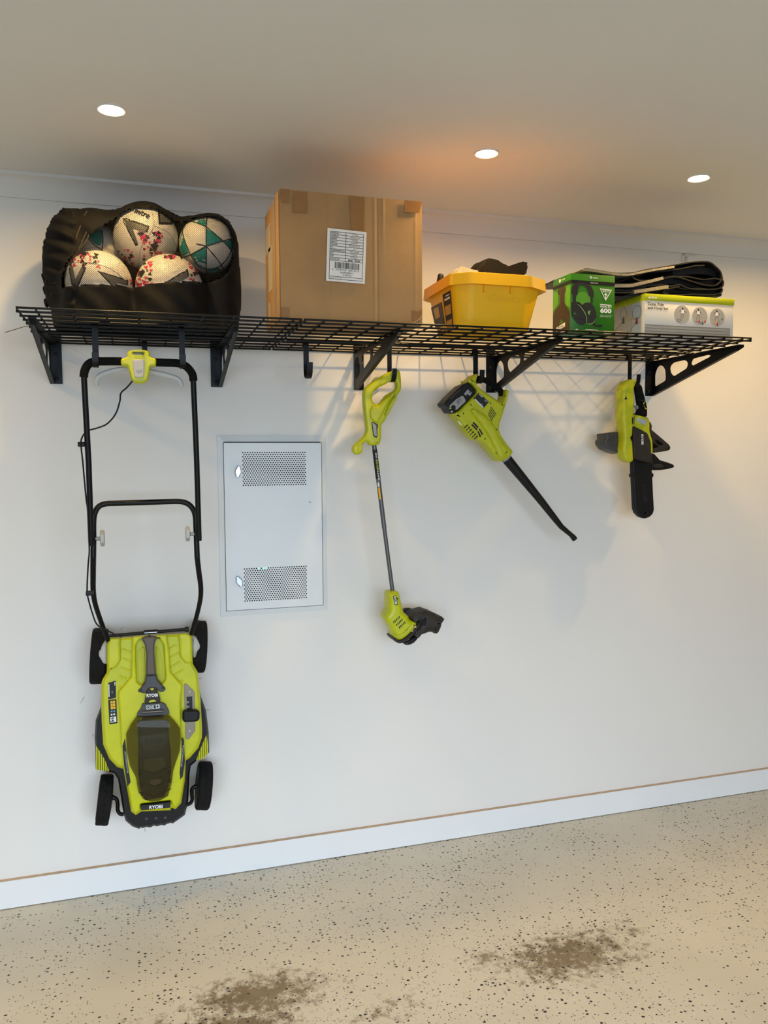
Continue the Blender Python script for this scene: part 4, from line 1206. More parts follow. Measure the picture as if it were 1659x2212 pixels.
# mitred frame: four sloping strips
FW = 0.022
fo = [(cx0, cz0), (cx1, cz0), (cx1, cz1), (cx0, cz1)]
fi = [(cx0+FW, cz0+FW), (cx1-FW, cz0+FW), (cx1-FW, cz1-FW), (cx0+FW, cz1-FW)]
for k in range(4):
    a, b = fo[k], fo[(k+1) % 4]; c, d_ = fi[(k+1) % 4], fi[k]
    v = [Vector((a[0], -0.0005, a[1])), Vector((b[0], -0.0005, b[1])), Vector((c[0], -0.0005, c[1])), Vector((d_[0], -0.0005, d_[1])),
         Vector((a[0], -0.006, a[1])), Vector((b[0], -0.006, b[1])), Vector((c[0], -0.013, c[1])), Vector((d_[0], -0.013, d_[1]))]
    bm = bmesh.new(); bv = [bm.verts.new(q) for q in v]
    for f in ((3, 2, 1, 0), (4, 5, 6, 7), (0, 1, 5, 4), (1, 2, 6, 5), (2, 3, 7, 6), (3, 0, 4, 7)):
        bm.faces.new([bv[i] for i in f])
    link('frame_strip', from_bm(bm), CABW, cab)
box('cavity_back', (cx0+FW*0.9, -0.004, cz0+FW*0.9), (cx1-FW*0.9, -0.001, cz1-FW*0.9), INK, cab)
# door leaf
dx0, dz0 = at(489, 1320.5, -0.02).x, at(489, 1320.5, -0.02).z
dx1, dz1 = at(694.5, 955.5, -0.02).x, at(694.5, 955.5, -0.02).z
YD = -0.021
def vpx(a, b):
    p = at(a[0], a[1], YD); q = at(b[0], b[1], YD)
    return p, q
v1a, v1b = at(524.4, 978.7, YD), at(659.8, 1045.6, YD)
v2a, v2b = at(528.0, 1228.5, YD), at(662.0, 1291.5, YD)
def vent_rect(a, b, pad):
    return (min(a.x, b.x)-pad, min(a.z, b.z)-pad, max(a.x, b.x)+pad, max(a.z, b.z)+pad)
NC, NR = 27, 17
r1 = vent_rect(v1a, v1b, 0.0); r2 = vent_rect(v2a, v2b, 0.0)
# use the same real vent size for both
vw = ((r1[2]-r1[0])+(r2[2]-r2[0]))/2; vh = ((r1[3]-r1[1])+(r2[3]-r2[1]))/2
def std(r):
    cxm, czm = (r[0]+r[2])/2, (r[1]+r[3])/2
    return (cxm-vw/2, czm-vh/2, cxm+vw/2, czm+vh/2)
r1, r2 = std(r1), std(r2)
pit = vw/(NC-1); rowh = vh/(NR-1)
def grown(r):
    return (r[0]-pit/2, r[1]-rowh/2, r[2]+pit/2, r[3]+rowh/2)
dme = curve_mesh([rect(dx0, dz0, dx1, dz1), rect(*grown(r1)), rect(*grown(r2))], 0.0015)
dme.transform(WALLF(YD+0.00075))
door = link('door', dme, CABW, cab)
for k, (lo, hi) in enumerate((((dx0, YD, dz0), (dx0+0.0015, -0.007, dz1)), ((dx1-0.0015, YD, dz0), (dx1, -0.007, dz1)), ((dx0, YD, dz0), (dx1, -0.007, dz0+0.0015)), ((dx0, YD, dz1-0.0015), (dx1, -0.007, dz1)))):
    box('door_edge', lo, hi, CABW, door)
def vent_mesh(r):
    vs, fs = [], []
    g = grown(r)
    hr = pit*0.30
    for j in range(NR):
        odd = j % 2
        n = NC-1 if odd else NC
        zc_ = r[3]-j*rowh
        z0_, z1_ = zc_-rowh/2, zc_+rowh/2
        xs0 = r[0]+(pit/2 if odd else 0)
        if odd:
            for xa, xb in ((g[0], g[0]+pit/2), (g[2]-pit/2, g[2])):
                b0 = len(vs); vs += [(xa, YD, z0_), (xb, YD, z0_), (xb, YD, z1_), (xa, YD, z1_)]; fs.append((b0, b0+1, b0+2, b0+3))
        for i in range(n):
            x = xs0+i*pit
            b0 = len(vs)
            ring = []
            for k in range(8):
                an = math.pi/4*k
                ring.append((x+hr*math.cos(an), YD, zc_+hr*math.sin(an)))
            out = [(x+pit/2, YD, zc_), (x+pit/2, YD, z1_), (x, YD, z1_), (x-pit/2, YD, z1_), (x-pit/2, YD, zc_), (x-pit/2, YD, z0_), (x, YD, z0_), (x+pit/2, YD, z0_)]
            vs += ring+out
            for k in range(8):
                k2 = (k+1) % 8
                fs.append((b0+k, b0+8+k, b0+8+k2, b0+k2))
    return mesh(vs, fs)
for r in (r1, r2):
    link('vent_panel', vent_mesh(r), CABW, door)
# three small status lights glimpsed through the lower vent
GLED = mat('green_led', (120, 220, 190), 0.4, emit=(120, 235, 190), estr=1.5)
for i in (6, 8, 9):
    x = r2[0]+i*pit; z = r2[3]
    box('status_light', (x-0.004, YD+0.003, z-0.004), (x+0.004, YD+0.005, z+0.004), GLED, cab)
# quarter-turn latches
for (px, py, ang) in ((513.8, 1019.0, 8), (516.5, 1256.0, -22)):
    o = at(px, py, YD)
    a = math.radians(90-ang)
    u = Vector((math.cos(a), 0, math.sin(a))); vv = Vector((-math.sin(a), 0, math.cos(a)))
    prof = [(-0.0205, -0.0045), (-0.0205, 0.0045), (-0.012, 0.0062), (-0.005, 0.0105), (0.005, 0.0105), (0.012, 0.0062), (0.0205, 0.0045), (0.0205, -0.0045), (0.012, -0.0062), (0.005, -0.0105), (-0.005, -0.0105), (-0.012, -0.0062)]
    me = curve_mesh([round_poly(prof, 0.002, 3)], 0.011, 0.002, 2)
    me.transform(frame(o+Vector((0, -0.0055, 0)), u, vv))
    l_ = link('latch', me, CHROME, door, smooth=35)
plate_px('scratch', [[(667.5, 1082.8), (671.6, 1085), (671.3, 1086.4), (667.3, 1084.1)]], YD-0.0002, 0.0004, INK, door)


# ================================================================== CARDBOARD BOX
CARD = mat('brown_cardboard', (163, 127, 83), 0.8, var=0.06, scale=14, bump=0.12, bscale=60)
CARDE = mat('cardboard_edge', (120, 84, 48), 0.9, var=0.1)
TAPE = mat('brown_packing_tape', (142, 100, 54), 0.16, var=0.05, spec=0.7)
PAPER = mat('white_paper_label', (226, 226, 224), 0.6, var=0.01)
bx0, bx1, bz0, bz1, byF, byB = 0.394, 0.820, 1.8922, 2.2545, -0.560, -0.322
cb = thing('cardboard_box', 'large brown cardboard carton with a white shipping label', 'cardboard box', ((bx0+bx1)/2, (byF+byB)/2, bz0))
bm = bmesh.new()
bmesh.ops.create_grid(bm, x_segments=120, y_segments=16, size=0.5)
gme = bpy.data.meshes.new('g')
# front panel with gentle crush lines
for v in bm.verts:
    x = bx0+(v.co.x+0.5)*(bx1-bx0); z = bz0+(v.co.y+0.5)*(bz1-bz0)
    u_ = (x-bx0)/(bx1-bx0)
    dent = -0.0010*math.exp(-((u_-0.655)/0.006)**2)+0.0010*math.exp(-((u_-0.672)/0.007)**2)-0.0007*math.exp(-((u_-0.335)/0.006)**2)-0.0016*math.exp(-((u_-0.715)/0.007)**2)*max(0, (v.co.y+0.5)*1.6-0.7)-0.0007*math.exp(-((u_-0.95)/0.008)**2)
    v.co = Vector((x, byF+dent*(1 if 0.02 < u_ < 0.98 else 0), z))
bm.to_mesh(gme); bm.free()
front = link('front_panel', gme, CARD, cb, smooth=60)
box('carton_body', (bx0+0.0005, byF+0.004, bz0), (bx1-0.0005, byB, bz1-0.0005), CARD, cb, 0.002)
box('end_flap', (bx0-0.004, byF+0.060, bz0+0.003), (bx0+0.0005, byB+0.002, bz1-0.010), CARD, cb, 0.001)
box('end_flap', (bx0-0.0035, byF+0.004, bz0+0.003), (bx0+0.0005, byF+0.056, bz1-0.004), CARD, cb, 0.001)
box('flap_gap', (bx0-0.0005, byF+0.0005, bz0+0.004), (bx0+0.0015, byF+0.004, bz1-0.03), CARDE, cb)
def card_uv(px, py):
    p = at(px, py, byF-0.001)
    return (p.x, p.z)
zk = zoomed(540, 380, 3.95)
for q in ([(258, 110), (340, 116), (336, 232), (266, 226)], [(365, 132), (486, 142), (486, 318), (364, 312)], [(845, 172), (975, 182), (970, 470), (862, 462)], [(1316, 206), (1470, 218), (1440, 320), (1316, 312)], [(258, 1118), (336, 1130), (330, 1232), (262, 1226)], [(1376, 1152), (1466, 1160), (1462, 1200), (1440, 1240), (1384, 1240)]):
    pts = [card_uv(*c) for c in zk(q)]
    pts = [(min(max(x, bx0+0.0005), bx1-0.0005), min(max(z, bz0+0.002), bz1-0.0005)) for x, z in pts]
    plate_xz('packing_tape', [pts], byF-0.0045, 0.0008, TAPE, cb)
# shipping label
lab = [card_uv(*c) for c in zoomed(690, 480, 15.08)([(255, 198), (1525, 338), (1465, 2022), (203, 1912)])]
lo_ = plate_xz('shipping_label', [lab], byF-0.0052, 0.0008, PAPER, cb)
LX0, LZ1 = lab[0]; LX1 = lab[1][0]; LZ0 = lab[3][1]
TLx, TLz = lab[0]; TRx, TRz = lab[1]; BRx, BRz = lab[2]; BLx, BLz = lab[3]
def luv(u, v):
    """u 0..1 left-right, v 0..1 top-bottom on the label"""
    x = (TLx*(1-u)+TRx*u)*(1-v)+(BLx*(1-u)+BRx*u)*v
    z = (TLz*(1-u)+TRz*u)*(1-v)+(BLz*(1-u)+BRz*u)*v
    return x, z
YLB = byF-0.0056
def lquad(u0, v0, u1, v1):
    return [luv(u0, v0), luv(u1, v0), luv(u1, v1), luv(u0, v1)]
def lmesh(quads):
    vs, fs = [], []
    for q in quads:
        b0 = len(vs)
        vs += [(x, YLB, z) for x, z in q]
        fs.append((b0, b0+1, b0+2, b0+3))
    me = mesh(vs, fs); me.flip_normals()
    return me
t_ = 0.009
lines = []
rows = [0.055+0.0545*k for k in range(11)]
for v in rows: lines.append(lquad(0.075, v-t_/2, 0.925, v+t_/2))
for u in (0.075, 0.925): lines.append(lquad(u-t_/2*1.3, 0.055, u+t_/2*1.3, 0.955))
lines.append(lquad(0.468, 0.055, 0.480, 0.600))
for v in (0.905, 0.955): lines.append(lquad(0.075, v-t_/2, 0.925, v+t_/2))
# bar code
rnd = random.Random(3)
u = 0.20
while u < 0.84:
    w = rnd.choice((0.006, 0.010, 0.016))
    lines.append(lquad(u, 0.625, min(u+w, 0.84), 0.745))
    u += w+rnd.choice((0.006, 0.009, 0.014))
link('printed_rules', lmesh(lines), INK, lo_)
def ltext(s, u, v, wid, m=INK, ax='LEFT', h=None, bold=0.0):
    x, z = luv(u, v); x2, z2 = luv(min(u+0.1, 1), v); x3, z3 = luv(u, v-0.1)
    U = Vector((x2-x, 0, z2-z)); V = Vector((x3-x, 0, z3-z))
    W_ = (Vector((TRx, 0, TRz))-Vector((TLx, 0, TLz))).length
    return lettering(s, wid*W_, frame((x, YLB-0.0002, z), U, V), m, lo_, bold, h*W_ if h else None, ax=ax)
names = [('ORDER NO', 0.20), ('COMPANY', 0.20), ('DESIGN', 0.15), ('ITEM NO', 0.16), ('COLOUR', 0.17), ('QTY', 0.075), ('SIZE/DESCRIPTION', 0.36), ('N.W', 0.08), ('G.W', 0.08), ('CARTON NO', 0.23)]
for k, (s, w) in enumerate(names):
    ltext(s, 0.09, rows[k]+0.027, w, h=0.034, bold=0.03)
for k, (s, w) in enumerate((('149753', .14), ('HB9/KM1764', .24), ('TISANEB', .16), ('20940801', .18), ('MULTICOLOUR', .29), ('32', .04), ('20PC 42CM', .23), ('9.00KGS', .15), ('9.70KGS', .16))):
    ltext(s, 0.70, rows[k]+0.027, w, GREYINK, 'CENTER', 0.032, 0.02)
ltext('tee  box', 0.70, rows[9]+0.024, 0.32, INK, 'CENTER', 0.058, 0.02)
ltext('2  020940  801015', 0.49, 0.772, 0.70, INK, 'CENTER', 0.040)
ltext('20940801', 0.52, 0.822, 0.33, INK, 'CENTER', 0.040)
ltext('32PCS', 0.53, 0.868, 0.22, INK, 'CENTER', 0.042)
ltext('MADE IN CHINA', 0.10, 0.930, 0.30, GREYINK, 'LEFT', 0.026)
# papers taped on the end
for (y0, y1, z0, z1) in ((-0.420, -0.330, 2.12, 2.20), (-0.440, -0.380, 2.00, 2.13), (-0.400, -0.370, 1.91, 1.97)):
    box('paper_slip', (bx0-0.0048, y0, z0), (bx0-0.0040, y1, z1), mat('shaded_paper', (168, 160, 146), 0.7, var=0.08, scale=90), cb)  # slips toned down: the shade on this end is put into the paper colour
box('side_tape', (bx0-0.0046, byF+0.055, bz0+0.01), (bx0-0.0038, byF+0.085, bz1-0.012), mat('grey_tape', (150, 140, 126), 0.3), cb)
# crushed flap corner at the bottom
tube('torn_edge', smooth_path([Vector((bx1-0.042, byF-0.003, bz0+0.002)), Vector((bx1-0.022, byF-0.006, bz0+0.010)), Vector((bx1-0.006, byF-0.004, bz0+0.024)), Vector((bx1-0.001, byF-0.001, bz0+0.050))], 5), 0.0016, CARD, cb, 6)


# ================================================================== YELLOW TUB
YEL = mat('yellow_plastic', (244, 184, 8), 0.38, var=0.03, scale=8)
tub = thing('storage_tub', 'yellow plastic storage tub with flared rim and instruction sticker', 'storage tub', (1.085, -0.43, sz(1.08)+0.003))
tz0, tz1 = sz(1.08)+0.003, 2.0525
base = [(0.985, -0.537), (1.165, -0.537), (1.196, -0.512), (1.200, -0.345), (1.165, -0.315), (0.985, -0.315), (0.952, -0.345), (0.948, -0.512)]
top_ = [(0.970, -0.588), (1.150, -0.588), (1.222, -0.545), (1.235, -0.330), (1.165, -0.290), (0.975, -0.290), (0.925, -0.330), (0.922, -0.552)]
def sec(pl_, z):
    return [Vector((x, y, z)) for x, y in round_poly(pl_, 0.012, 3)]
def lerp_pl(t):
    return [(a[0]+(b[0]-a[0])*t, a[1]+(b[1]-a[1])*t) for a, b in zip(base, top_)]
def grow(pl_, d):
    cxm = sum(p[0] for p in pl_)/8; cym = sum(p[1] for p in pl_)/8
    out = []
    for x, y in pl_:
        v = Vector((x-cxm, y-cym)); v = v*(1+d/v.length)
        out.append((cxm+v.x, cym+v.y))
    return out
zr = tz1-0.024
secs = [sec(lerp_pl(0.0), tz0), sec(lerp_pl(0.06), tz0+0.006)] + [sec(lerp_pl(t), tz0+(zr-tz0)*t) for t in (0.3, 0.6, 0.9, 1.0)]
inner = [sec(grow(lerp_pl(1.0), -0.004), zr), sec(grow(lerp_pl(0.5), -0.004), tz0+(zr-tz0)*0.5), sec(grow(lerp_pl(0.05), -0.004), tz0+0.006)]
link('tub_wall', loft_mesh(secs+inner), YEL, tub, smooth=30)
rim0 = top_
rimo = grow(top_, 0.020)
secs = [sec(grow(rim0, -0.003), zr-0.002), sec(grow(rim0, 0.004), zr-0.003), sec(grow(rim0, 0.019), zr-0.012), sec(rimo, zr-0.012), sec(grow(rim0, 0.017), tz1-0.002), sec(grow(rim0, 0.010), tz1), sec(grow(rim0, -0.002), tz1-0.004), sec(grow(rim0, -0.006), zr-0.002)]
link('rim', loft_mesh(secs, cap0=False, cap1=False), YEL, tub, smooth=35)
for px in (1048, 1106):
    o = at(px, 612, -0.590)
    box('rib', (o.x-0.003, -0.592, zr-0.030), (o.x+0.003, -0.570, zr), YEL, tub, 0.001)
# embossed name on the front wall
fa = Vector((0.975, -0.566, 1.99))
nrm_up = Vector((0, top_[0][1]-base[0][1], zr-tz0)).normalized()
yy = base[0][1]+(top_[0][1]-base[0][1])*((1.985-tz0)/(zr-tz0))
lettering("Cabot's", 0.105, frame((1.085, yy-0.0006, 1.985), (1, 0, 0), nrm_up), mat('yellow_emboss', (236, 174, 7), 0.45, var=0.02), tub, 0.0, 0.022)
# printed sticker on the end wall facing the box
def endwall(s, h):
    """s 0..1 front-back along the end wall, h 0..1 up"""
    a0, a1 = base[7], base[6]; b0, b1 = top_[7], top_[6]
    x0 = a0[0]+(a1[0]-a0[0])*s; y0 = a0[1]+(a1[1]-a0[1])*s
    x1 = b0[0]+(b1[0]-b0[0])*s; y1 = b0[1]+(b1[1]-b0[1])*s
    return Vector((x0+(x1-x0)*h-0.0012, y0+(y1-y0)*h, tz0+(zr-tz0)*h))
def sticker(name, s0, s1, h0, h1, m, parent, off=0.0):
    vs = [endwall(s0, h0), endwall(s1, h0), endwall(s1, h1), endwall(s0, h1)]
    vs = [v-Vector((off, 0, 0)) for v in vs] + [v-Vector((off+0.0006, 0, 0)) for v in vs]
    me = mesh(vs, [(0, 1, 2, 3), (7, 6, 5, 4), (0, 4, 5, 1), (1, 5, 6, 2), (2, 6, 7, 3), (3, 7, 4, 0)])
    return link(name, me, m, parent)
s1_ = sticker('picture_sticker', 0.50, 0.98, 0.20, 0.72, mat('sticker_plum', (72, 58, 62), 0.5, var=0.1), tub)
sticker('sticker_panel', 0.52, 0.96, 0.22, 0.40, mat('sticker_navy', (46, 50, 62), 0.5), s1_, 0.0007)
sticker('sticker_panel', 0.66, 0.88, 0.42, 0.66, mat('sticker_tan', (190, 160, 104), 0.5, var=0.2, scale=80), s1_, 0.0007)
s2_ = sticker('picture_sticker', 0.10, 0.42, 0.02, 0.86, INK, tub)
for h0 in (0.06, 0.38):
    sticker('sticker_panel', 0.13, 0.38, h0, h0+0.20, mat('sticker_amber', (196, 140, 40), 0.5, var=0.2, scale=90), s2_, 0.0007)
sticker('sticker_panel', 0.14, 0.36, 0.70, 0.74, WHITE, s2_, 0.0007)
sticker('sticker_panel', 0.14, 0.30, 0.78, 0.80, WHITE, s2_, 0.0007)
sticker('sticker_panel', 0.48, 0.98, 0.06, 0.08, INK, tub)
sticker('sticker_panel', 0.56, 0.98, 0.12, 0.14, INK, tub)

# things sticking out of the tub
MESHF = mat('black_woven_fabric', (12, 11, 10), 0.85, var=0.35, scale=220, bump=0.6, bscale=420, spec=0.2)
def cloth_lump(name, outline_px, Y0, Y1, m, label, cat, fold=0.012):
    """folded cloth: an outline given a real front-back depth with a rounded, rippled surface"""
    n = len(outline_px)
    ol = round_poly(outline_px, 2.5, 3)
    secs = []
    N_ = 9
    for i in range(N_):
        t = i/(N_-1)
        Y = Y0+(Y1-Y0)*t
        k = math.sin(math.pi*min(max(t, 0.10), 0.98))**0.25
        base_ = [at(x, y, Y0) for x, y in ol]
        c = sum(base_, Vector())/len(base_)
        row = []
        for j, p in enumerate(base_):
            q = c+(p-c)*(0.55+0.45*k)
            q = Vector((q.x+fold*0.3*math.sin(j*0.9+i*1.3), Y, q.z+fold*0.35*math.sin(i*1.7+q.x*60)*(1 if p.z > c.z else 0)))
            row.append(q)
        secs.append(row)
    o = link(name, loft_mesh(secs), m, smooth=60)
    return tag(o, label, cat)
zq = zoomed(880, 520, 4.608)
cloth_lump('fabric_pouch', zq([(722, 330), (745, 230), (768, 172), (800, 172), (900, 188), (960, 222), (1015, 248), (1100, 225), (1180, 208), (1222, 216), (1224, 250), (1200, 345), (1150, 372), (730, 360)]), -0.50, -0.36, MESHF, 'black woven fabric pouch poking out of the yellow tub', 'pouch', 0.006)
cloth_lump('plastic_packet', zq([(470, 330), (525, 252), (560, 256), (640, 275), (720, 296), (735, 340), (600, 360)]), -0.47, -0.36, mat('grey_packet', (150, 146, 138), 0.4, var=0.1), 'pale grey packet sticking up beside the black pouch in the tub', 'packet', 0.004)
o = at(*zq([(330, 362)])[0], -0.40)
kn = lathe('tool_handle', [(-0.05, 0.009), (-0.01, 0.010), (0.006, 0.0095), (0.0095, 0.007), (0.011, 0.003)], o, (0.15, -0.1, 1), BLACK, None, 18)
tag(kn, 'rounded black handle end showing above the tub rim', 'tool')


# ================================================================== PRINTED CARTONS
class Face:
    """a flat printed face: lower-left corner, right vector, up vector; draws thin coloured shapes on it"""
    def __init__(s, o, U, V, parent):
        s.o = Vector(o); s.U = Vector(U); s.V = Vector(V); s.n = s.U.cross(s.V).normalized(); s.p = parent
    def pt(s, u, v, lift=0.0):
        return s.o+s.U*u+s.V*v+s.n*lift
    def poly(s, name, pts, m, lift=0.0006):
        loops = pts if isinstance(pts[0][0], (tuple, list)) else [pts]
        ul, vl = s.U.length, s.V.length
        me = curve_mesh([[(a*ul, b*vl) for a, b in lp] for lp in loops], 0.0003)
        me.transform(frame(s.pt(0, 0, lift), s.U, s.V))
        return link(name, me, m, s.p)
    def text(s, t, u, v, w, m, h=None, bold=0.0, ax='CENTER', lift=0.0010, name='lettering'):
        return lettering(t, w*s.U.length, frame(s.pt(u, v, lift), s.U, s.V), m, s.p, bold, h*s.V.length if h else None, name, ax)
    def disc(s, name, u, v, r, m, lift=0.0006, n=28, inner=None):
        ar = s.U.length/s.V.length
        lp = [(u+r*math.cos(2*math.pi*k/n), v+r*ar*math.sin(2*math.pi*k/n)) for k in range(n)]
        if inner:
            lp = [lp, [(u+inner*math.cos(2*math.pi*k/n), v+inner*ar*math.sin(2*math.pi*k/n)) for k in range(n)]]
        return s.poly(name, lp, m, lift)
    def line(s, name, pts, r, m, lift=0.001):
        return link(name, tube_mesh([s.pt(u, v, lift) for u, v in pts], r, 5, up=tuple(s.n), flat=0.3), m, s.p)

def unit(o, w, h):
    """converter from zoom coordinates (origin top-left corner o, size w x h) to 0..1 face coordinates"""
    return lambda pts: [((x-o[0])/w, 1-(y-o[1])/h) for x, y in pts]

# --- headset box
XG = mat('box_green', (42, 112, 15), 0.35, var=0.03, scale=12)
XGL = mat('box_green_light', (84, 150, 42), 0.35, var=0.05)
XGD = mat('box_green_dark', (54, 110, 24), 0.35, var=0.03)
XK = mat('box_black', (14, 15, 14), 0.35, var=0.03)
HSET = mat('headset_print', (34, 35, 36), 0.4, var=0.12, scale=60)
HSET2 = mat('headset_print_dark', (14, 14, 15), 0.45, var=0.1)
HGRN = mat('headset_green_trim', (120, 160, 96), 0.4, var=0.05)
gx0, gx1 = at(1232.5, 655, -0.545).x, at(1327.5, 658, -0.545).x
gz0, gz1 = sz(1.4)+0.003, at(1280, 593, -0.545).z
gyF, gyB = -0.545, -0.432
hx = thing('headset_box', 'green and black boxed gaming headset standing on the shelf', 'box', ((gx0+gx1)/2, (gyF+gyB)/2, gz0))
box('carton', (gx0, gyF, gz0), (gx1, gyB, gz1), XG, hx, 0.001)
F = Face((gx0, gyF, gz0), (gx1-gx0, 0, 0), (0, 0, gz1-gz0), hx)
uf = unit((398, 118), 1118, 1540)    # front face in the enlarged view
F.poly('black_band', [(0.003, 0.825), (0.997, 0.825), (0.997, 0.888), (0.003, 0.888)], XK)
F.disc('round_emblem', 0.448, 0.945, 0.026, WHITE)
F.poly('emblem_cross', [(0.434, 0.957), (0.448, 0.948), (0.462, 0.957), (0.452, 0.945), (0.466, 0.928), (0.448, 0.941), (0.430, 0.928), (0.444, 0.945)], XG, 0.0010)
F.text('XBOX', 0.545, 0.944, 0.125, WHITE, 0.022, 0.02)
F.text('XBOX ONE', 0.525, 0.857, 0.175, WHITE, 0.018, 0.02)
# soft pale glow printed behind the headset
F.disc('printed_glow', 0.28, 0.56, 0.165, XGL, 0.0004)
hb_out = [(410, 650), (415, 520), (440, 440), (500, 375), (600, 345), (720, 350), (830, 380), (920, 440), (965, 540), (980, 640), (975, 710), (950, 720), (960, 850), (905, 870), (895, 710), (840, 670), (830, 590), (800, 500), (740, 435), (660, 410), (610, 430), (580, 520), (560, 680), (530, 690), (530, 870), (450, 870), (445, 690)]
F.poly('headset_headband', uf(hb_out), HSET, 0.0008)
F.poly('headset_cup', uf([(690, 920), (750, 870), (840, 850), (920, 870), (990, 960), (1045, 1100), (1050, 1230), (1010, 1340), (930, 1410), (850, 1420), (790, 1400), (800, 1300), (780, 1180), (720, 1040)]), HSET, 0.0010)
F.poly('headset_cup', uf([(412, 880), (470, 845), (540, 850), (610, 930), (700, 1050), (770, 1180), (795, 1290), (780, 1390), (730, 1440), (650, 1460), (560, 1410), (470, 1300), (415, 1200)]), HSET, 0.0012)
F.poly('headset_pad', uf([(545, 850), (590, 852), (650, 890), (690, 935), (760, 1030), (810, 1180), (820, 1300), (795, 1290), (770, 1180), (700, 1050), (610, 930)]), HSET2, 0.0014)
F.poly('headset_trim', uf([(560, 918), (600, 930), (680, 1000), (760, 1110), (805, 1230), (810, 1320), (792, 1390), (786, 1380), (796, 1300), (780, 1200), (720, 1090), (640, 985)]), HGRN, 0.0016)
F.poly('headset_trim', uf([(770, 1390), (850, 1408), (930, 1395), (1000, 1340), (1040, 1260), (1010, 1350), (940, 1412), (850, 1425)]), HGRN, 0.0016)
F.poly('headset_shadow', uf([(510, 1260), (600, 1280), (740, 1275), (700, 1290), (590, 1295)]), HSET2, 0.0014)
F.poly('headset_mark', uf([(820, 1095), (900, 1050), (865, 1185), (845, 1150)]), HGRN, 0.0014)
F.poly('headset_mark', uf([(460, 1195), (500, 1110), (545, 1205), (505, 1175)]), XGD, 0.0014)
F.poly('headset_microphone', uf([(1000, 1330), (1050, 1300), (1010, 1380), (1030, 1430), (1180, 1425), (1210, 1445), (1195, 1475), (1080, 1485), (1000, 1465), (950, 1430), (945, 1400)]), HSET2, 0.0012)
tri = [(1130, 465), (1442, 488), (1282, 785)]; tri2 = [(1158, 490), (1408, 508), (1280, 748)]
F.poly('triangle_emblem', [uf(tri), uf(tri2)], WHITE)
F.text('TURTLE', *uf([(1286, 515)])[0], 0.17, WHITE, 0.018, 0.02)
F.text('BEACH', *uf([(1286, 545)])[0], 0.15, WHITE, 0.018, 0.02)
F.poly('palm_emblem', uf([(1235, 635), (1262, 600), (1285, 575), (1310, 600), (1330, 640), (1300, 632), (1292, 690), (1305, 715), (1280, 745), (1258, 715), (1276, 690), (1272, 632)]), WHITE)
F.poly('title_bar', uf([(1138, 870), (1434, 884), (1434, 908), (1138, 894)]), WHITE)
F.text('STEALTH', *uf([(1287, 938)])[0], 0.262, WHITE, 0.032, 0.03)
F.text('600', *uf([(1287, 1042)])[0], 0.258, WHITE, 0.084, 0.05)
F.text('WIRELESS CONNECTION', *uf([(1287, 1162)])[0], 0.265, WHITE, 0.012, 0.01)
F.text('DIRECTLY TO XBOX ONE', *uf([(1282, 1200)])[0], 0.25, WHITE, 0.012, 0.01)
F.text('S', *uf([(558, 1590)])[0], 0.055, WHITE, 0.044, 0.04)
for y_, x0_, x1_ in ((1558, 775, 1100), (1600, 775, 1020), (1600, 1060, 1130)):
    F.poly('small_print', uf([(x0_, y_-7), (x1_, y_-4), (x1_, y_+6), (x0_, y_+3)]), WHITE)
F.poly('corner_frame', [uf([(1250, 1572), (1470, 1580), (1470, 1650), (1250, 1650)]), uf([(1258, 1580), (1462, 1588), (1462, 1645), (1258, 1645)])], WHITE)
F.text('SURROUND', *uf([(1352, 1632)])[0], 0.14, WHITE, 0.02, 0.02)
# end face towards the tub
E_ = Face((gx0, gyB, gz0), (0, gyF-gyB, 0), (0, 0, gz1-gz0), hx)
E_.poly('end_print', [(0.004, 0.004), (0.996, 0.004), (0.996, 0.82), (0.004, 0.82)], XGD, 0.0003)
E_.poly('black_band', [(0.003, 0.83), (0.997, 0.83), (0.997, 0.888), (0.003, 0.888)], XK)
E_.text('XBOX', 0.60, 0.944, 0.20, WHITE, 0.024, 0.02)
E_.disc('round_emblem', 0.40, 0.944, 0.05, WHITE)
E_.poly('printed_glow', [(0.004, 0.45), (0.30, 0.55), (0.30, 0.75), (0.004, 0.82)], XGL, 0.0005)
E_.poly('printed_glow', [(0.72, 0.50), (0.99, 0.42), (0.99, 0.80), (0.72, 0.80)], XGL, 0.0005)
E_.poly('headset_print', [(0.42, 0.82), (0.30, 0.80), (0.30, 0.72), (0.40, 0.70), (0.42, 0.55), (0.12, 0.46), (0.01, 0.38), (0.01, 0.02), (0.97, 0.02), (0.97, 0.34), (0.80, 0.46), (0.66, 0.55), (0.66, 0.70), (0.74, 0.72), (0.74, 0.80), (0.66, 0.82)], mat('headset_side_print', (58, 44, 32), 0.45, var=0.15, scale=50), 0.0007)
E_.line('headset_slider', [(0.46, 0.80), (0.46, 0.46)], 0.0012, TAUPE)
E_.poly('headset_mark', [(0.38, 0.20), (0.52, 0.28), (0.62, 0.20)], XGD, 0.0009)
E_.poly('price_sticker', [(0.22, 0.085), (0.72, 0.13), (0.72, 0.20), (0.22, 0.155)], PAPER, 0.0011)
E_.poly('price_sticker', [(0.22, 0.01), (0.72, 0.01), (0.72, 0.075), (0.22, 0.045)], PAPER, 0.0011)
E_.text('$148', 0.47, 0.15, 0.30, INK, 0.022, 0.02, lift=0.0014)

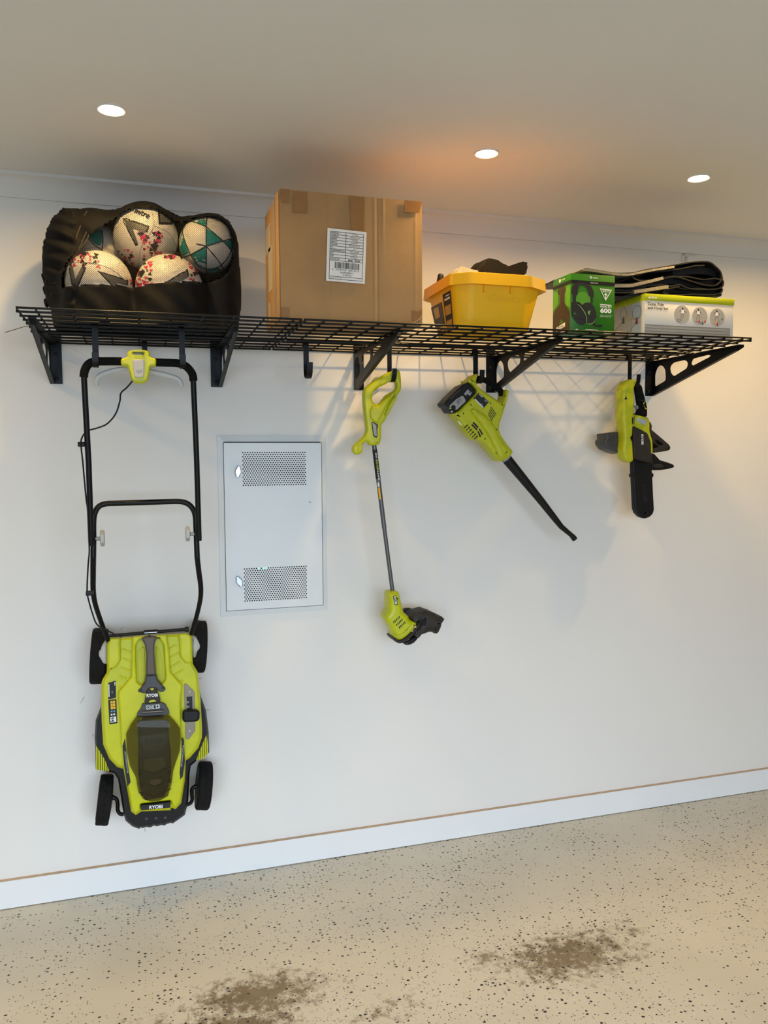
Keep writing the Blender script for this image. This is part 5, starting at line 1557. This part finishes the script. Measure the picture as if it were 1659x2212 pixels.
# --- cone, pole and hoop set box
WBX = mat('white_carton', (214, 213, 210), 0.45, var=0.02, scale=20)
WBX2 = mat('cream_print', (206, 196, 180), 0.5, var=0.02)
ABAND = mat('lime_band_print', (176, 186, 14), 0.4, var=0.02)
ax0, ax1 = at(1392.5, 680, -0.548).x, at(1584, 686, -0.548).x
az0, az1 = sz(1.78)+0.003, at(1490, 640, -0.548).z
ayF, ayB = -0.548, -0.30
ak = thing('hoop_set_box', 'white and lime boxed cone, pole and hoop set', 'box', ((ax0+ax1)/2, (ayF+ayB)/2, az0))
box('carton', (ax0, ayF, az0), (ax1, ayB, az1-0.003), WBX, ak, 0.001)
box('lid', (ax0-0.0015, ayF-0.0015, az1-0.022), (ax1+0.0015, ayB+0.0015, az1), ABAND, ak, 0.0008)
A = Face((ax0, ayF, az0), (ax1-ax0, 0, 0), (0, 0, az1-az0), ak)
ua = unit((425, 35), 1160, 545)
A.text('anko', 0.080, 0.915, 0.095, WHITE, 0.062, 0.01, lift=0.0026)
A.text('Cone, Pole', 0.030, *[0.752], 0.175, INK, 0.085, 0.02, ax='LEFT')
A.text('and Hoop Set', 0.030, *[0.655], 0.225, INK, 0.085, 0.02, ax='LEFT')
PGREY = mat('picture_grey', (164, 164, 162), 0.5, var=0.02)
SKIN = mat('figure_print', (150, 110, 90), 0.6, var=0.03)
REDP = mat('red_print', (178, 34, 40), 0.5, var=0.03)
GRNP = mat('dark_green_print', (60, 84, 78), 0.5, var=0.03)
for (u_, v_) in ((0.410, 0.545), (0.612, 0.530), (0.812, 0.520)):
    A.disc('picture_disc', u_, v_, 0.086, PGREY)
def figure(u_, v_, lean):
    A.disc('figure_head', u_, v_+0.13, 0.009, INK, 0.0010, 12)
    A.poly('figure_shirt', [(u_-0.014, v_+0.105), (u_+0.014, v_+0.105), (u_+0.016, v_+0.02), (u_-0.014, v_+0.02)], WHITE, 0.0010)
    A.line('figure_arm', [(u_-0.012, v_+0.10), (u_-0.034, v_+0.075+lean*0.02)], 0.0009, SKIN)
    A.line('figure_arm', [(u_+0.012, v_+0.10), (u_+0.034, v_+0.06)], 0.0009, SKIN)
    A.line('figure_leg', [(u_-0.007, v_+0.02), (u_-0.016-lean*0.004, v_-0.05), (u_-0.010, v_-0.11)], 0.0011, SKIN)
    A.line('figure_leg', [(u_+0.008, v_+0.02), (u_+0.010+lean*0.010, v_-0.04), (u_+0.004+lean*0.014, v_-0.10)], 0.0011, SKIN)
figure(0.416, 0.555, 0.0); figure(0.594, 0.55, 0.5); figure(0.805, 0.54, 1.0)
def ring(face, name, u_, v_, ru, rv, r, m, lift=0.0012):
    return face.line(name, [(u_+ru*math.cos(2*math.pi*k/20), v_+rv*math.sin(2*math.pi*k/20)) for k in range(21)], r, m, lift)
ring(A, 'printed_hoop', 0.375, 0.40, 0.026, 0.035, 0.0006, GRNP)
def cone_print(face, u_, v_, s, m):
    face.poly('printed_cone', [(u_-0.011*s, v_), (u_+0.011*s, v_), (u_+0.003*s, v_+0.085*s), (u_-0.003*s, v_+0.085*s)], m, 0.0012)
cone_print(A, 0.606, 0.375, 0.8, REDP); cone_print(A, 0.672, 0.375, 0.8, REDP); cone_print(A, 0.645, 0.325, 0.9, GRNP)
A.line('printed_pole', [(0.565, 0.405), (0.645, 0.372)], 0.0007, REDP)
cone_print(A, 0.815, 0.315, 1.0, REDP); cone_print(A, 0.798, 0.39, 0.8, YELINK); cone_print(A, 0.838, 0.40, 0.6, mat('blue_print', (90, 150, 200), 0.6)); cone_print(A, 0.868, 0.47, 0.6, GRNP)
PB = [mat('pole_print_a', (150, 150, 150), 0.45), mat('pole_print_b', (122, 123, 124), 0.45)]
for k in range(6):
    v0 = 0.055+0.036*k
    A.poly('printed_pole_band', [(0.004, v0), (0.965, v0), (0.965, v0+0.030), (0.004, v0+0.030)], PB[k % 2])
# end with the assembled set
B = Face((ax0, ayB, az0), (0, ayF-ayB, 0), (0, 0, az1-az0), ak)
B.poly('end_print', [(0.004, 0.01), (0.72, 0.01), (0.72, 0.835), (0.004, 0.835)], WBX2)
for (u_, v_, ru, rv, m_) in ((0.22, 0.52, 0.085, 0.17, REDP), (0.52, 0.66, 0.075, 0.15, GRNP), (0.83, 0.60, 0.10, 0.165, GRNP), (0.60, 0.36, 0.13, 0.22, YELINK)):
    ring(B, 'printed_hoop', u_, v_, ru, rv, 0.0008, m_)
for (p, q, m_) in (((0.28, 0.27), (0.62, 0.10), REDP), ((0.30, 0.27), (0.52, 0.50), GRNP), ((0.52, 0.50), (0.83, 0.44), YELINK), ((0.62, 0.10), (0.83, 0.40), GRNP)):
    B.line('printed_pole', [p, q], 0.0009, m_)
for (u_, v_, m_) in ((0.27, 0.16, YELINK), (0.52, 0.42, GRNP), (0.83, 0.32, REDP), (0.62, 0.03, GRNP)):
    B.poly('printed_cone', [(u_-0.035, v_), (u_+0.035, v_), (u_+0.008, v_+0.17), (u_-0.008, v_+0.17)], m_, 0.0014)

# --- folded tarp on the hoop set box
TARP = mat('black_tarp', (17, 16, 16), 0.5, var=0.2, scale=30, bump=0.25, bscale=60)
TARPG = mat('grey_twill_tarp', (128, 122, 110), 0.75, var=0.3, scale=160, bump=0.5, bscale=380)
zf = zoomed(1240, 540, 4.608)
zf = zoomed(1240, 538.4, 4.608)
tp = thing('folded_tarp', 'folded black and grey tarp lying on the hoop set box', 'tarp', (at(1470, 640, -0.45).x, -0.40, az1))
def tarp_layer(name, pts, Yf, Yb, thick, m, label=None):
    """one fold of sheet: centre line traced across the front, swept back to Yb with a slight sag"""
    path = smooth_path([at(x, y, Yf) for x, y in zf(pts)], 6)
    n = len(path)
    secs = []
    K = 5
    for k in range(K):
        t = k/(K-1)
        row_t, row_b = [], []
        for i, p in enumerate(path):
            a = path[max(i-1, 0)]; b = path[min(i+1, n-1)]
            tg = (b-a); nrm = Vector((-tg.z, 0, tg.x)).normalized()
            wob = 0.002*math.sin(i*0.8+k*1.9)+0.003*math.sin(k*2.3+i*0.3)*(t > 0)
            q = Vector((p.x-0.01*t, Yf+(Yb-Yf)*t, p.z+wob*t))
            row_t.append(q+nrm*thick/2); row_b.append(q-nrm*thick/2)
        secs.append(row_t+row_b[::-1])
    return link(name, loft_mesh(secs), m, tp, smooth=50)
TT = 0.0042
tarp_layer('tarp_fold', [(90, 215), (110, 196), (190, 205), (300, 222), (400, 238), (500, 240), (600, 232), (700, 208), (860, 182), (1000, 158), (1150, 132), (1290, 122), (1360, 132), (1410, 170), (1455, 215), (1475, 270), (1470, 305), (1400, 290), (1280, 300), (1100, 270), (900, 295), (700, 312), (620, 300), (585, 272), (620, 240), (760, 222), (900, 214), (1080, 190), (1200, 165), (1300, 160)], -0.525, -0.27, TT, TARP)
tarp_layer('tarp_fold', [(95, 205), (200, 214), (400, 246), (540, 252), (640, 235), (800, 205), (1000, 175)], -0.528, -0.26, 0.007, TARPG)
tarp_layer('tarp_fold', [(405, 345), (560, 345), (700, 320), (850, 300), (960, 272), (1050, 280), (1180, 320), (1300, 355), (1400, 360), (1455, 330), (1470, 300), (1490, 330), (1470, 380), (1380, 400), (1240, 390), (1100, 395), (1000, 370), (850, 355), (700, 365), (560, 378), (405, 380)], -0.528, -0.27, TT, TARP)
tarp_layer('tarp_fold', [(400, 365), (560, 362), (620, 350), (760, 318), (890, 285)], -0.531, -0.28, 0.010, TARPG)
tarp_layer('tarp_fold', [(400, 430), (560, 430), (680, 405), (800, 385), (930, 372), (1050, 352), (1100, 372), (1180, 395), (1320, 400), (1420, 395), (1465, 385), (1478, 410), (1450, 440), (1350, 452), (1150, 448), (1000, 460), (920, 440), (890, 425), (940, 395), (1050, 368)], -0.530, -0.27, TT, TARP)
tarp_layer('tarp_fold', [(600, 425), (700, 410), (830, 388), (940, 374)], -0.533, -0.30, 0.011, TARPG)
tarp_layer('tarp_fold', [(400, 405), (520, 412), (600, 400), (720, 385)], -0.524, -0.28, 0.006, TARP)
tarp_layer('tarp_fold', [(405, 468), (520, 470), (640, 455), (760, 446), (1000, 452), (1200, 448), (1420, 448), (1455, 430), (1460, 462), (1380, 466), (900, 470), (700, 462)], -0.526, -0.29, 0.004, TARP)
tarp_layer('tarp_core', [(620, 345), (800, 330), (1000, 315), (1200, 350), (1400, 330)], -0.505, -0.30, 0.020, TARP)
tarp_layer('tarp_core', [(980, 235), (1150, 215), (1300, 215), (1420, 245)], -0.500, -0.30, 0.024, TARP)
tarp_layer('tarp_core', [(640, 440), (900, 420), (1150, 420), (1430, 425)], -0.505, -0.30, 0.012, TARP)

# small white sensor box on the wall below the cornice
ws = thing('wall_sensor', 'small white sensor box on the wall behind the folded tarp', 'sensor', at(1489, 575, 0))
a = at(1478, 577, 0); b = at(1499, 557, 0)
box('case', (a.x, -0.022, a.z), (b.x, 0, b.z), CORNM, ws, 0.002)
o = at(1479, 553, -0.01)
box('bracket', (o.x-0.010, -0.012, o.z-0.02), (o.x-0.004, 0, o.z+0.002), CORNM, ws)
lathe('knob', [(0, 0.003), (0.006, 0.0035), (0.010, 0.002)], (o.x-0.004, -0.010, o.z), (0, 0, 1), CHROME, ws, 12)


# ================================================================== BALLS IN A MESH-FRONTED BAG
BALLW = mat('ball_white', (214, 208, 198), 0.45, var=0.06, scale=18, bump=0.15, bscale=500)
BCHEV = mat('ball_dark_grey', (92, 90, 86), 0.5, var=0.1)
BPINK = mat('ball_pink', (205, 52, 92), 0.5, var=0.08)
BTEAL = mat('ball_teal', (18, 128, 124), 0.5, var=0.08)
BSEAM = mat('ball_seam', (150, 146, 140), 0.7, var=0.05)

BALLS = {}
def sphere_poly_mesh(c, r, polys, lift=1.004, cuts=3):
    """flat print laid on the ball: polygons in disc coordinates (-1..1) of the side facing the room"""
    e3 = (EYE-c).normalized(); e1 = Vector((0, 0, 1)).cross(e3).normalized(); e2 = e3.cross(e1)
    bm = bmesh.new()
    for pl_ in polys:
        vs = [bm.verts.new((a, b, 0)) for a, b in pl_]
        try: bm.faces.new(vs)
        except ValueError: pass
    bmesh.ops.triangulate(bm, faces=list(bm.faces))
    bmesh.ops.subdivide_edges(bm, edges=list(bm.edges), cuts=cuts, use_grid_fill=True)
    for v in bm.verts:
        a, b = v.co.x, v.co.y
        q = a*a+b*b
        if q > 0.985:
            k = math.sqrt(0.985/q); a *= k; b *= k; q = 0.985
        v.co = c+(e1*a+e2*b+e3*math.sqrt(1-q))*r*lift
    me = bpy.data.meshes.new('m')
    bmesh.ops.triangulate(bm, faces=list(bm.faces))
    bm.to_mesh(me); bm.free()
    # face outward
    if len(me.polygons):
        n0 = me.polygons[0]
        if n0.normal.dot(n0.center-c) < 0: me.flip_normals()
    return me

def ball(cx, cy, rp, Y, label, prints, seams=()):
    c = at(cx, cy, Y); r = rp/ppm(cx, cy, Y)
    if c.z-r < sz(c.x)+0.006:
        c.z = sz(c.x)+0.006+r
    t = thing('football', label, 'ball', (c.x, c.y, c.z-r), group='footballs in the mesh bag')
    bm = bmesh.new()
    bmesh.ops.create_uvsphere(bm, u_segments=40, v_segments=24, radius=r)
    for v in bm.verts: v.co += c
    link('ball_skin', from_bm(bm), BALLW, t, smooth=80)
    for name, m, polys, lift in prints:
        polys = [[((x-cx)/rp, -(y-cy)/rp) for x, y in pl_] for pl_ in polys]
        if 'triangles' in name:          # a scatter of tiny printed triangles
            link(name, sphere_poly_mesh(c, r, polys, lift), m, t, smooth=80)['kind'] = 'stuff'
        else:
            for pl_ in polys:
                link(name, sphere_poly_mesh(c, r, [pl_], lift), m, t, smooth=80)
    e3 = (EYE-c).normalized(); e1 = Vector((0, 0, 1)).cross(e3).normalized(); e2 = e3.cross(e1)
    for pts, rad, m in seams:
        pp = []
        fine = smooth_path([Vector((x, y, 0)) for x, y in pts], 5)
        for q in fine:
            a, b = (q.x-cx)/rp, -(q.y-cy)/rp
            k = a*a+b*b
            if k > 0.98: s_ = math.sqrt(0.98/k); a *= s_; b *= s_; k = 0.98
            pp.append(c+(e1*a+e2*b+e3*math.sqrt(1-k))*r*1.003)
        link('seam', tube_mesh(pp, rad, 6), m, t, smooth=60)
    BALLS[t.name] = (c, r)
    return t
zz = zoomed(0, 420, 2.9625)
def tris(cx, cy, w, h, n, seed, up=True):
    """scattered little printed triangles"""
    rr = random.Random(seed); out = []
    for _ in range(n):
        x = cx+rr.uniform(-w, w); y = cy+rr.uniform(-h, h); s = rr.uniform(8, 19); a = rr.choice((0, math.pi))+rr.uniform(-0.3, 0.3)
        out.append([(x+s*math.cos(a+k*2.094+1.57), y+s*math.sin(a+k*2.094+1.57)) for k in range(3)])
    return out
def pk(seed, areas):
    a, b = [], []
    for i, (cx, cy, w, h, n) in enumerate(areas):
        for k, t in enumerate(tris(cx, cy, w, h, n, seed*31+i)):
            (a if k % 3 else b).append(zz(t))
    return a, b
def chev(outer, inner=None):
    return zz(outer)
# top middle ball
a_, b_ = pk(1, [(965, 330, 75, 95, 40), (800, 405, 48, 55, 22), (1010, 260, 30, 45, 10)])
cv = [(778, 155), (958, 205), (942, 245), (850, 225), (885, 325), (868, 330)]
cv2 = [(1010, 80), (1015, 190), (1100, 185), (1118, 165), (1045, 150), (1020, 95)]
inn = lambda pts, k=0.82: [((x-sum(p[0] for p in pts)/len(pts))*k+sum(p[0] for p in pts)/len(pts), (y-sum(p[1] for p in pts)/len(pts))*k+sum(p[1] for p in pts)/len(pts)) for x, y in pts]
tri_g = lambda x, y, s: [(x, y+s), (x-s, y-s*0.7), (x+s, y-s*0.7)]
bA = ball(315, 513, 70.5, -0.250, 'white football with pink and black triangles on top of the bag, lettered mitre',
     [('chevron_outline', INK, [zz(cv), zz(cv2)], 1.004), ('chevron', BCHEV, [zz(inn(cv)), zz(inn(cv2, 0.7))], 1.007), ('printed_triangles', BPINK, a_, 1.005), ('printed_triangles', INK, b_+[zz(tri_g(985, 335, 28))], 1.006)],
     [(zz([(830, 90), (780, 150), (740, 230), (735, 330)]), 0.0007, BSEAM), (zz([(960, 75), (985, 200), (905, 330), (880, 470)]), 0.0007, BSEAM), (zz([(985, 200), (1080, 240), (1130, 330)]), 0.0007, BSEAM)])
# its lettering
cA, rA = BALLS[bA.name]
e3 = (EYE-cA).normalized(); e1 = Vector((0, 0, 1)).cross(e3).normalized(); e2 = e3.cross(e1)
ca_, cb_ = (309-315)/70.5, (513-464)/70.5
ctr = cA+(e1*ca_+e2*cb_+e3*math.sqrt(1-ca_*ca_-cb_*cb_))*rA*1.014
nrm = (ctr-cA).normalized(); u_ = (Vector((math.cos(math.radians(-32)), 0, math.sin(math.radians(-32)))))
u_ = (u_-nrm*u_.dot(nrm)).normalized()
lettering('mitre', 0.046, frame(ctr, u_, nrm.cross(u_)), INK, bA, 0.02, 0.020)
# lower left ball
a_, b_ = pk(2, [(545, 420, 90, 45, 34), (850, 570, 20, 40, 10)])
c1 = [(445, 460), (470, 462), (490, 560), (535, 470), (560, 475), (500, 615), (465, 590)]
c2 = [(625, 490), (820, 535), (815, 572), (730, 555), (785, 612), (745, 614)]
ball(214, 614, 73.5, -0.345, 'white football with grey chevrons at the lower left of the bag',
     [('chevron_outline', INK, [zz(c1), zz(c2)], 1.004), ('chevron', BCHEV, [zz(inn(c1, 0.8)), zz(inn(c2))], 1.007), ('printed_triangles', BPINK, a_, 1.005), ('printed_triangles', INK, b_+[zz(tri_g(545, 395, 26))], 1.006)],
     [(zz([(430, 455), (560, 445), (700, 470), (800, 540)]), 0.0007, BSEAM)])
# lower right ball
a_, b_ = pk(3, [(925, 520, 52, 80, 36), (1240, 490, 28, 50, 16), (1130, 402, 70, 14, 14)])
c1 = [(1045, 575), (1200, 475), (1208, 520), (1125, 570), (1235, 570), (1230, 600), (1070, 590)]
ball(366, 623, 73, -0.352, 'white football with one sideways chevron at the lower right of the bag',
     [('chevron_outline', INK, [zz(c1)], 1.004), ('chevron', BCHEV, [zz(inn(c1, 0.8))], 1.007), ('printed_triangles', BPINK, a_, 1.005), ('printed_triangles', INK, b_+[zz(tri_g(912, 520, 26))], 1.006)])
# teal ball at the right
lines = [[(1320, 330), (1322, 215), (1332, 135)], [(1320, 330), (1425, 295), (1490, 275)], [(1320, 330), (1400, 425), (1430, 480)], [(1320, 330), (1318, 440), (1312, 520)], [(1320, 330), (1225, 385), (1160, 410)], [(1320, 330), (1260, 320)],
         [(1322, 215), (1210, 180), (1180, 195)], [(1322, 215), (1425, 295)], [(1210, 180), (1175, 250), (1220, 385)], [(1425, 295), (1480, 360), (1470, 420)], [(1220, 385), (1262, 450), (1314, 470), (1390, 455), (1450, 400), (1482, 330)]]
lines = [l for l in lines if len(l) > 2 or True]
teal = [[(1212, 176), (1240, 150), (1330, 138), (1322, 212)], [(1322, 222), (1425, 292), (1320, 328)], [(1225, 388), (1318, 335), (1314, 468), (1262, 448)], [(1182, 205), (1205, 188), (1172, 252), (1212, 380), (1165, 400), (1150, 320)], [(1314, 474), (1390, 460), (1430, 480), (1380, 515), (1318, 520)], [(1430, 300), (1488, 280), (1490, 340), (1478, 352)]]
ball(448, 530, 60.5, -0.275, 'white and teal football with black lines at the right end of the bag',
     [('teal_panel', BTEAL, [zz(t) for t in teal], 1.003)], [(zz(l), 0.0016, INK) for l in lines])
# teal ball half hidden at the left
lines = [[(555, 265), (600, 320), (655, 355)], [(440, 300), (500, 290), (560, 262)], [(655, 230), (660, 290), (650, 355)], [(560, 262), (600, 235), (655, 230)]]
ball(207, 545, 62, -0.170, 'white and teal football half hidden at the left of the bag',
     [('teal_panel', BTEAL, [zz([(562, 262), (600, 235), (655, 232), (655, 300), (640, 330), (605, 318)])], 1.003)], [(zz(l), 0.0016, INK) for l in lines])

# --- the bag itself: one draped skin; the window part is netting, the rest black cloth
BAGM = mat('black_bag_cloth', (7, 6, 6), 0.8, var=0.25, scale=35, bump=0.35, bscale=70, spec=0.22)
NETM = mat('black_netting', (12, 12, 12), 0.7, var=0.05)
sil = zz([(345, 980), (330, 760), (300, 705), (285, 640), (282, 560), (268, 500), (266, 420), (275, 320), (300, 220), (345, 140), (410, 98), (480, 90), (580, 92), (700, 100), (780, 92), (840, 68), (920, 62), (1010, 72), (1090, 110), (1160, 148), (1240, 135), (1320, 122), (1400, 130), (1470, 170), (1510, 250), (1530, 340), (1536, 470), (1548, 600), (1548, 700), (1535, 790), (1515, 980)])
win = zz([(408, 618), (400, 560), (420, 480), (450, 420), (500, 330), (560, 265), (640, 195), (720, 138), (790, 92), (860, 72), (940, 68), (1010, 82), (1100, 130), (1160, 152), (1250, 140), (1340, 132), (1420, 150), (1470, 210), (1490, 290), (1495, 400), (1470, 480), (1420, 540), (1300, 585), (1150, 605), (1000, 614), (850, 620), (640, 622), (500, 622)])
YM = -0.30
silw = [(p.x, p.z) for p in (at(x, y, -0.25) for x, y in sil)]
winw = [(p.x, p.z) for p in (at(x, y, YM-0.05) for x, y in win)]
zfl = sz(0.05)+0.006
silw = [(x, max(z, zfl)) for x, z in silw]
def inside(pl_, x, z):
    c = False
    n = len(pl_)
    for i in range(n):
        x1, z1 = pl_[i-1]; x2, z2 = pl_[i]
        if (z1 > z) != (z2 > z) and x < (x2-x1)*(z-z1)/(z2-z1)+x1:
            c = not c
    return c
def edge_dist(pl_, x, z, skip_floor=False):
    d = 9.0
    for i in range(len(pl_)):
        x1, z1 = pl_[i-1]; x2, z2 = pl_[i]
        if skip_floor and z1 <= zfl+1e-4 and z2 <= zfl+1e-4: continue
        L2 = (x2-x1)**2+(z2-z1)**2
        t = 0 if L2 == 0 else max(0, min(1, ((x-x1)*(x2-x1)+(z-z1)*(z2-z1))/L2))
        d = min(d, math.hypot(x-x1-t*(x2-x1), z-z1-t*(z2-z1)))
    return d
gx = [p[0] for p in silw]; gz = [p[1] for p in silw]
X0, X1, Z0, Z1 = min(gx), max(gx), zfl, max(gz)
NX, NZ = 120, 66
YB0 = -0.24
def pillow(x, z):
    d = edge_dist(silw, x, z, True)
    k = min(d/0.085, 1.0)
    return math.sqrt(max(0.0, 1-(1-k)**2))
H = [[None]*(NZ+1) for _ in range(NX+1)]
OB = [[0.0]*(NZ+1) for _ in range(NX+1)]
BK = [[None]*(NZ+1) for _ in range(NX+1)]
for i in range(NX+1):
    x = X0+(X1-X0)*i/NX
    for j in range(NZ+1):
        z = Z0+(Z1-Z0)*j/NZ
        if not inside(silw, x, z+1e-5): continue
        pw = pillow(x, z)
        low = max(0.0, 1-(z-zfl)/0.10)
        y = YB0-pw*(0.085+0.06*low)
        ob = 0.0
        for c, r in BALLS.values():
            q = (r+0.007)**2-(x-c.x)**2-(max(0.0, z-c.z))**2
            if q > 0: ob = min(ob, c.y-math.sqrt(q))
        H[i][j] = min(y, ob); OB[i][j] = ob
        BK[i][j] = YB0+0.16*pw
for _ in range(10):
    N2 = [row[:] for row in H]
    for i in range(1, NX):
        for j in range(1, NZ):
            if H[i][j] is None: continue
            nb = [H[i+a][j+b] for a, b in ((1, 0), (-1, 0), (0, 1), (0, -1)) if H[i+a][j+b] is not None]
            if len(nb) < 4: continue
            N2[i][j] = min(sum(nb)/4, OB[i][j] if OB[i][j] < 0 else 9)
    H = N2
def hy(x, z):
    fi_ = (x-X0)/(X1-X0)*NX; fj = (z-Z0)/(Z1-Z0)*NZ
    i = int(max(0, min(NX-1, fi_))); j = int(max(0, min(NZ-1, fj)))
    c = [H[i][j], H[i+1][j], H[i][j+1], H[i+1][j+1]]
    if None in c: return None
    a, b = fi_-i, fj-j
    return (c[0]*(1-a)+c[1]*a)*(1-b)+(c[2]*(1-a)+c[3]*a)*b
bag = thing('ball_bag', 'black drawstring sports bag with a mesh window full of footballs', 'bag', ((X0+X1)/2, YB0, zfl))
vs, fs = [], []
idx = {}
rr = random.Random(5)
def vid(i, j, back):
    k = (i, j, back)
    if k not in idx:
        x = X0+(X1-X0)*i/NX; z = Z0+(Z1-Z0)*j/NZ
        y = BK[i][j] if back else H[i][j]
        if not back and not inside(winw, x, z):
            u_ = (x-X0)/(X1-X0)
            y -= 0.005*(1+math.sin(x*70+z*45)*math.sin(z*38+1.3)) + (0.006*(1+math.sin((z-zfl)*150+x*60)) if u_ < 0.17 else 0)
        idx[k] = len(vs); vs.append((x, y, z))
    return idx[k]
for i in range(NX):
    for j in range(NZ):
        q = [(i, j), (i+1, j), (i+1, j+1), (i, j+1)]
        if any(H[a][b] is None for a, b in q): continue
        xm = X0+(X1-X0)*(i+0.5)/NX; zm = Z0+(Z1-Z0)*(j+0.5)/NZ
        if not inside(winw, xm, zm):
            fs.append([vid(a, b, False) for a, b in q])
        fs.append([vid(a, b, True) for a, b in q[::-1]])
# side wall joining front and back along the outline
cells = {(i, j) for i in range(NX) for j in range(NZ) if all(H[a][b] is not None for a, b in ((i, j), (i+1, j), (i+1, j+1), (i, j+1)))}
for (i, j) in cells:
    for (di, dj, p, q) in ((1, 0, (i+1, j), (i+1, j+1)), (-1, 0, (i, j+1), (i, j)), (0, 1, (i+1, j+1), (i, j+1)), (0, -1, (i, j), (i+1, j))):
        if (i+di, j+dj) not in cells:
            fs.append([vid(*p, False), vid(*p, True), vid(*q, True), vid(*q, False)])
bme = mesh(vs, fs)
link('bag_cloth', bme, BAGM, bag, smooth=70)
# netting: two families of threads following the skin
nv, nf = [], []
def thread(p, q):
    t = (q-p)
    if t.length < 1e-6: return
    t.normalize()
    a = Vector((0, -1, 0)); a = (a-t*a.dot(t)).normalized(); b = t.cross(a)
    r = 0.00042
    b0 = len(nv)
    for c in (p, q):
        for k in range(3):
            an = 2*math.pi*k/3
            nv.append(c+a*math.cos(an)*r+b*math.sin(an)*r)
    for k in range(3):
        k2 = (k+1) % 3
        nf.append((b0+k, b0+k2, b0+3+k2, b0+3+k))
wx = [p[0] for p in winw]; wz = [p[1] for p in winw]
step = 0.0056
for sgn in (1, -1):
    c0 = min(wz)-(max(wx) if sgn > 0 else -min(wx))
    span = (max(wz)-min(wz))+(max(wx)-min(wx))
    n = int(span/step)
    for k in range(n):
        c = c0+k*step*1.0 if sgn > 0 else (min(wz)+min(wx))+k*step
        x = min(wx); prev = None
        while x < max(wx):
            z = (x+c) if sgn > 0 else (c-x)
            if min(wz) < z < max(wz) and inside(winw, x, z):
                y = hy(x, z)
                cur = Vector((x, y-0.0015, z)) if y is not None else None
            else:
                cur = None
            if prev is not None and cur is not None: thread(prev, cur)
            prev = cur
            x += 0.007
net = link('mesh_window', mesh(nv, nf), NETM, bag)
net['kind'] = 'stuff'
# hem round the window, draw cords and toggle
hem = []
for k in range(len(winw)+1):
    x, z = winw[k % len(winw)]
    y = hy(x, z)
    if y is not None: hem.append(Vector((x, y-0.002, z)))
CORD = mat('brown_draw_cord', (52, 44, 34), 0.8, var=0.15)
for pts in ([(556, 108), (540, 140), (500, 240), (470, 330), (420, 430), (370, 530), (345, 590)], [(632, 106), (612, 135), (580, 220), (555, 290), (490, 380), (420, 470), (370, 560)], [(590, 150), (545, 260), (500, 360)], [(350, 560), (325, 600), (335, 660), (330, 700)], [(300, 540), (285, 580), (300, 640), (295, 690)]):
    cc = []
    for x, y in smooth_path([Vector((a, b, 0)) for a, b in pts], 4) and [(v.x, v.y) for v in smooth_path([Vector((a, b, 0)) for a, b in pts], 4)]:
        px, py = zz([(x, y)])[0]
        p = at(px, py, YM)
        yy_ = hy(p.x, p.z)
        p = at(px, py, (yy_ if yy_ is not None else YB0-0.03)-0.004)
        cc.append(p)
    tube('draw_cord', cc, 0.0019, CORD, bag, 6)
for (x, y, s) in ((275, 525, 0.010), (290, 560, 0.012), (285, 610, 0.011), (300, 650, 0.010), (292, 690, 0.011)):
    p = at(*zz([(x+8, y)])[0], YB0-0.02)
    bm = bmesh.new(); bmesh.ops.create_icosphere(bm, subdivisions=2, radius=s)
    for v in bm.verts: v.co = Vector((v.co.x*0.8, v.co.y, v.co.z*1.25))*(1+0.15*math.sin(v.co.z*400))+p
    link('cloth_gather', from_bm(bm), BAGM, bag, smooth=80)


# ================================================================== LITTLE TRACES ON THE WALL
gr_ = random.Random(11)
mes = []
for (x, y, L, a) in ((178, 1512, 16, 60), (263, 1357, 8, 40), (447, 1534, 10, 5), (433, 1465, 8, 5), (313, 1793, 8, 95), (457, 1718, 6, 5), (463, 1650, 5, 30), (200, 1588, 6, 70)):
    p = at(x, y, -0.001)
    dx = math.cos(math.radians(a))*L/2/640; dz_ = math.sin(math.radians(a))*L/2/640
    mes.append(tube_mesh([p+Vector((-dx, 0, -dz_)), p+Vector((dx*0.2, -0.001, dz_*0.3)), p+Vector((dx, 0, dz_))], 0.0005, 4))
gc = link('grass_clippings', join_meshes(mes), mat('dry_grass', (70, 66, 54), 0.8))
tag(gc, 'thin dry grass clippings stuck to the wall around the mower', 'grass', kind='stuff')
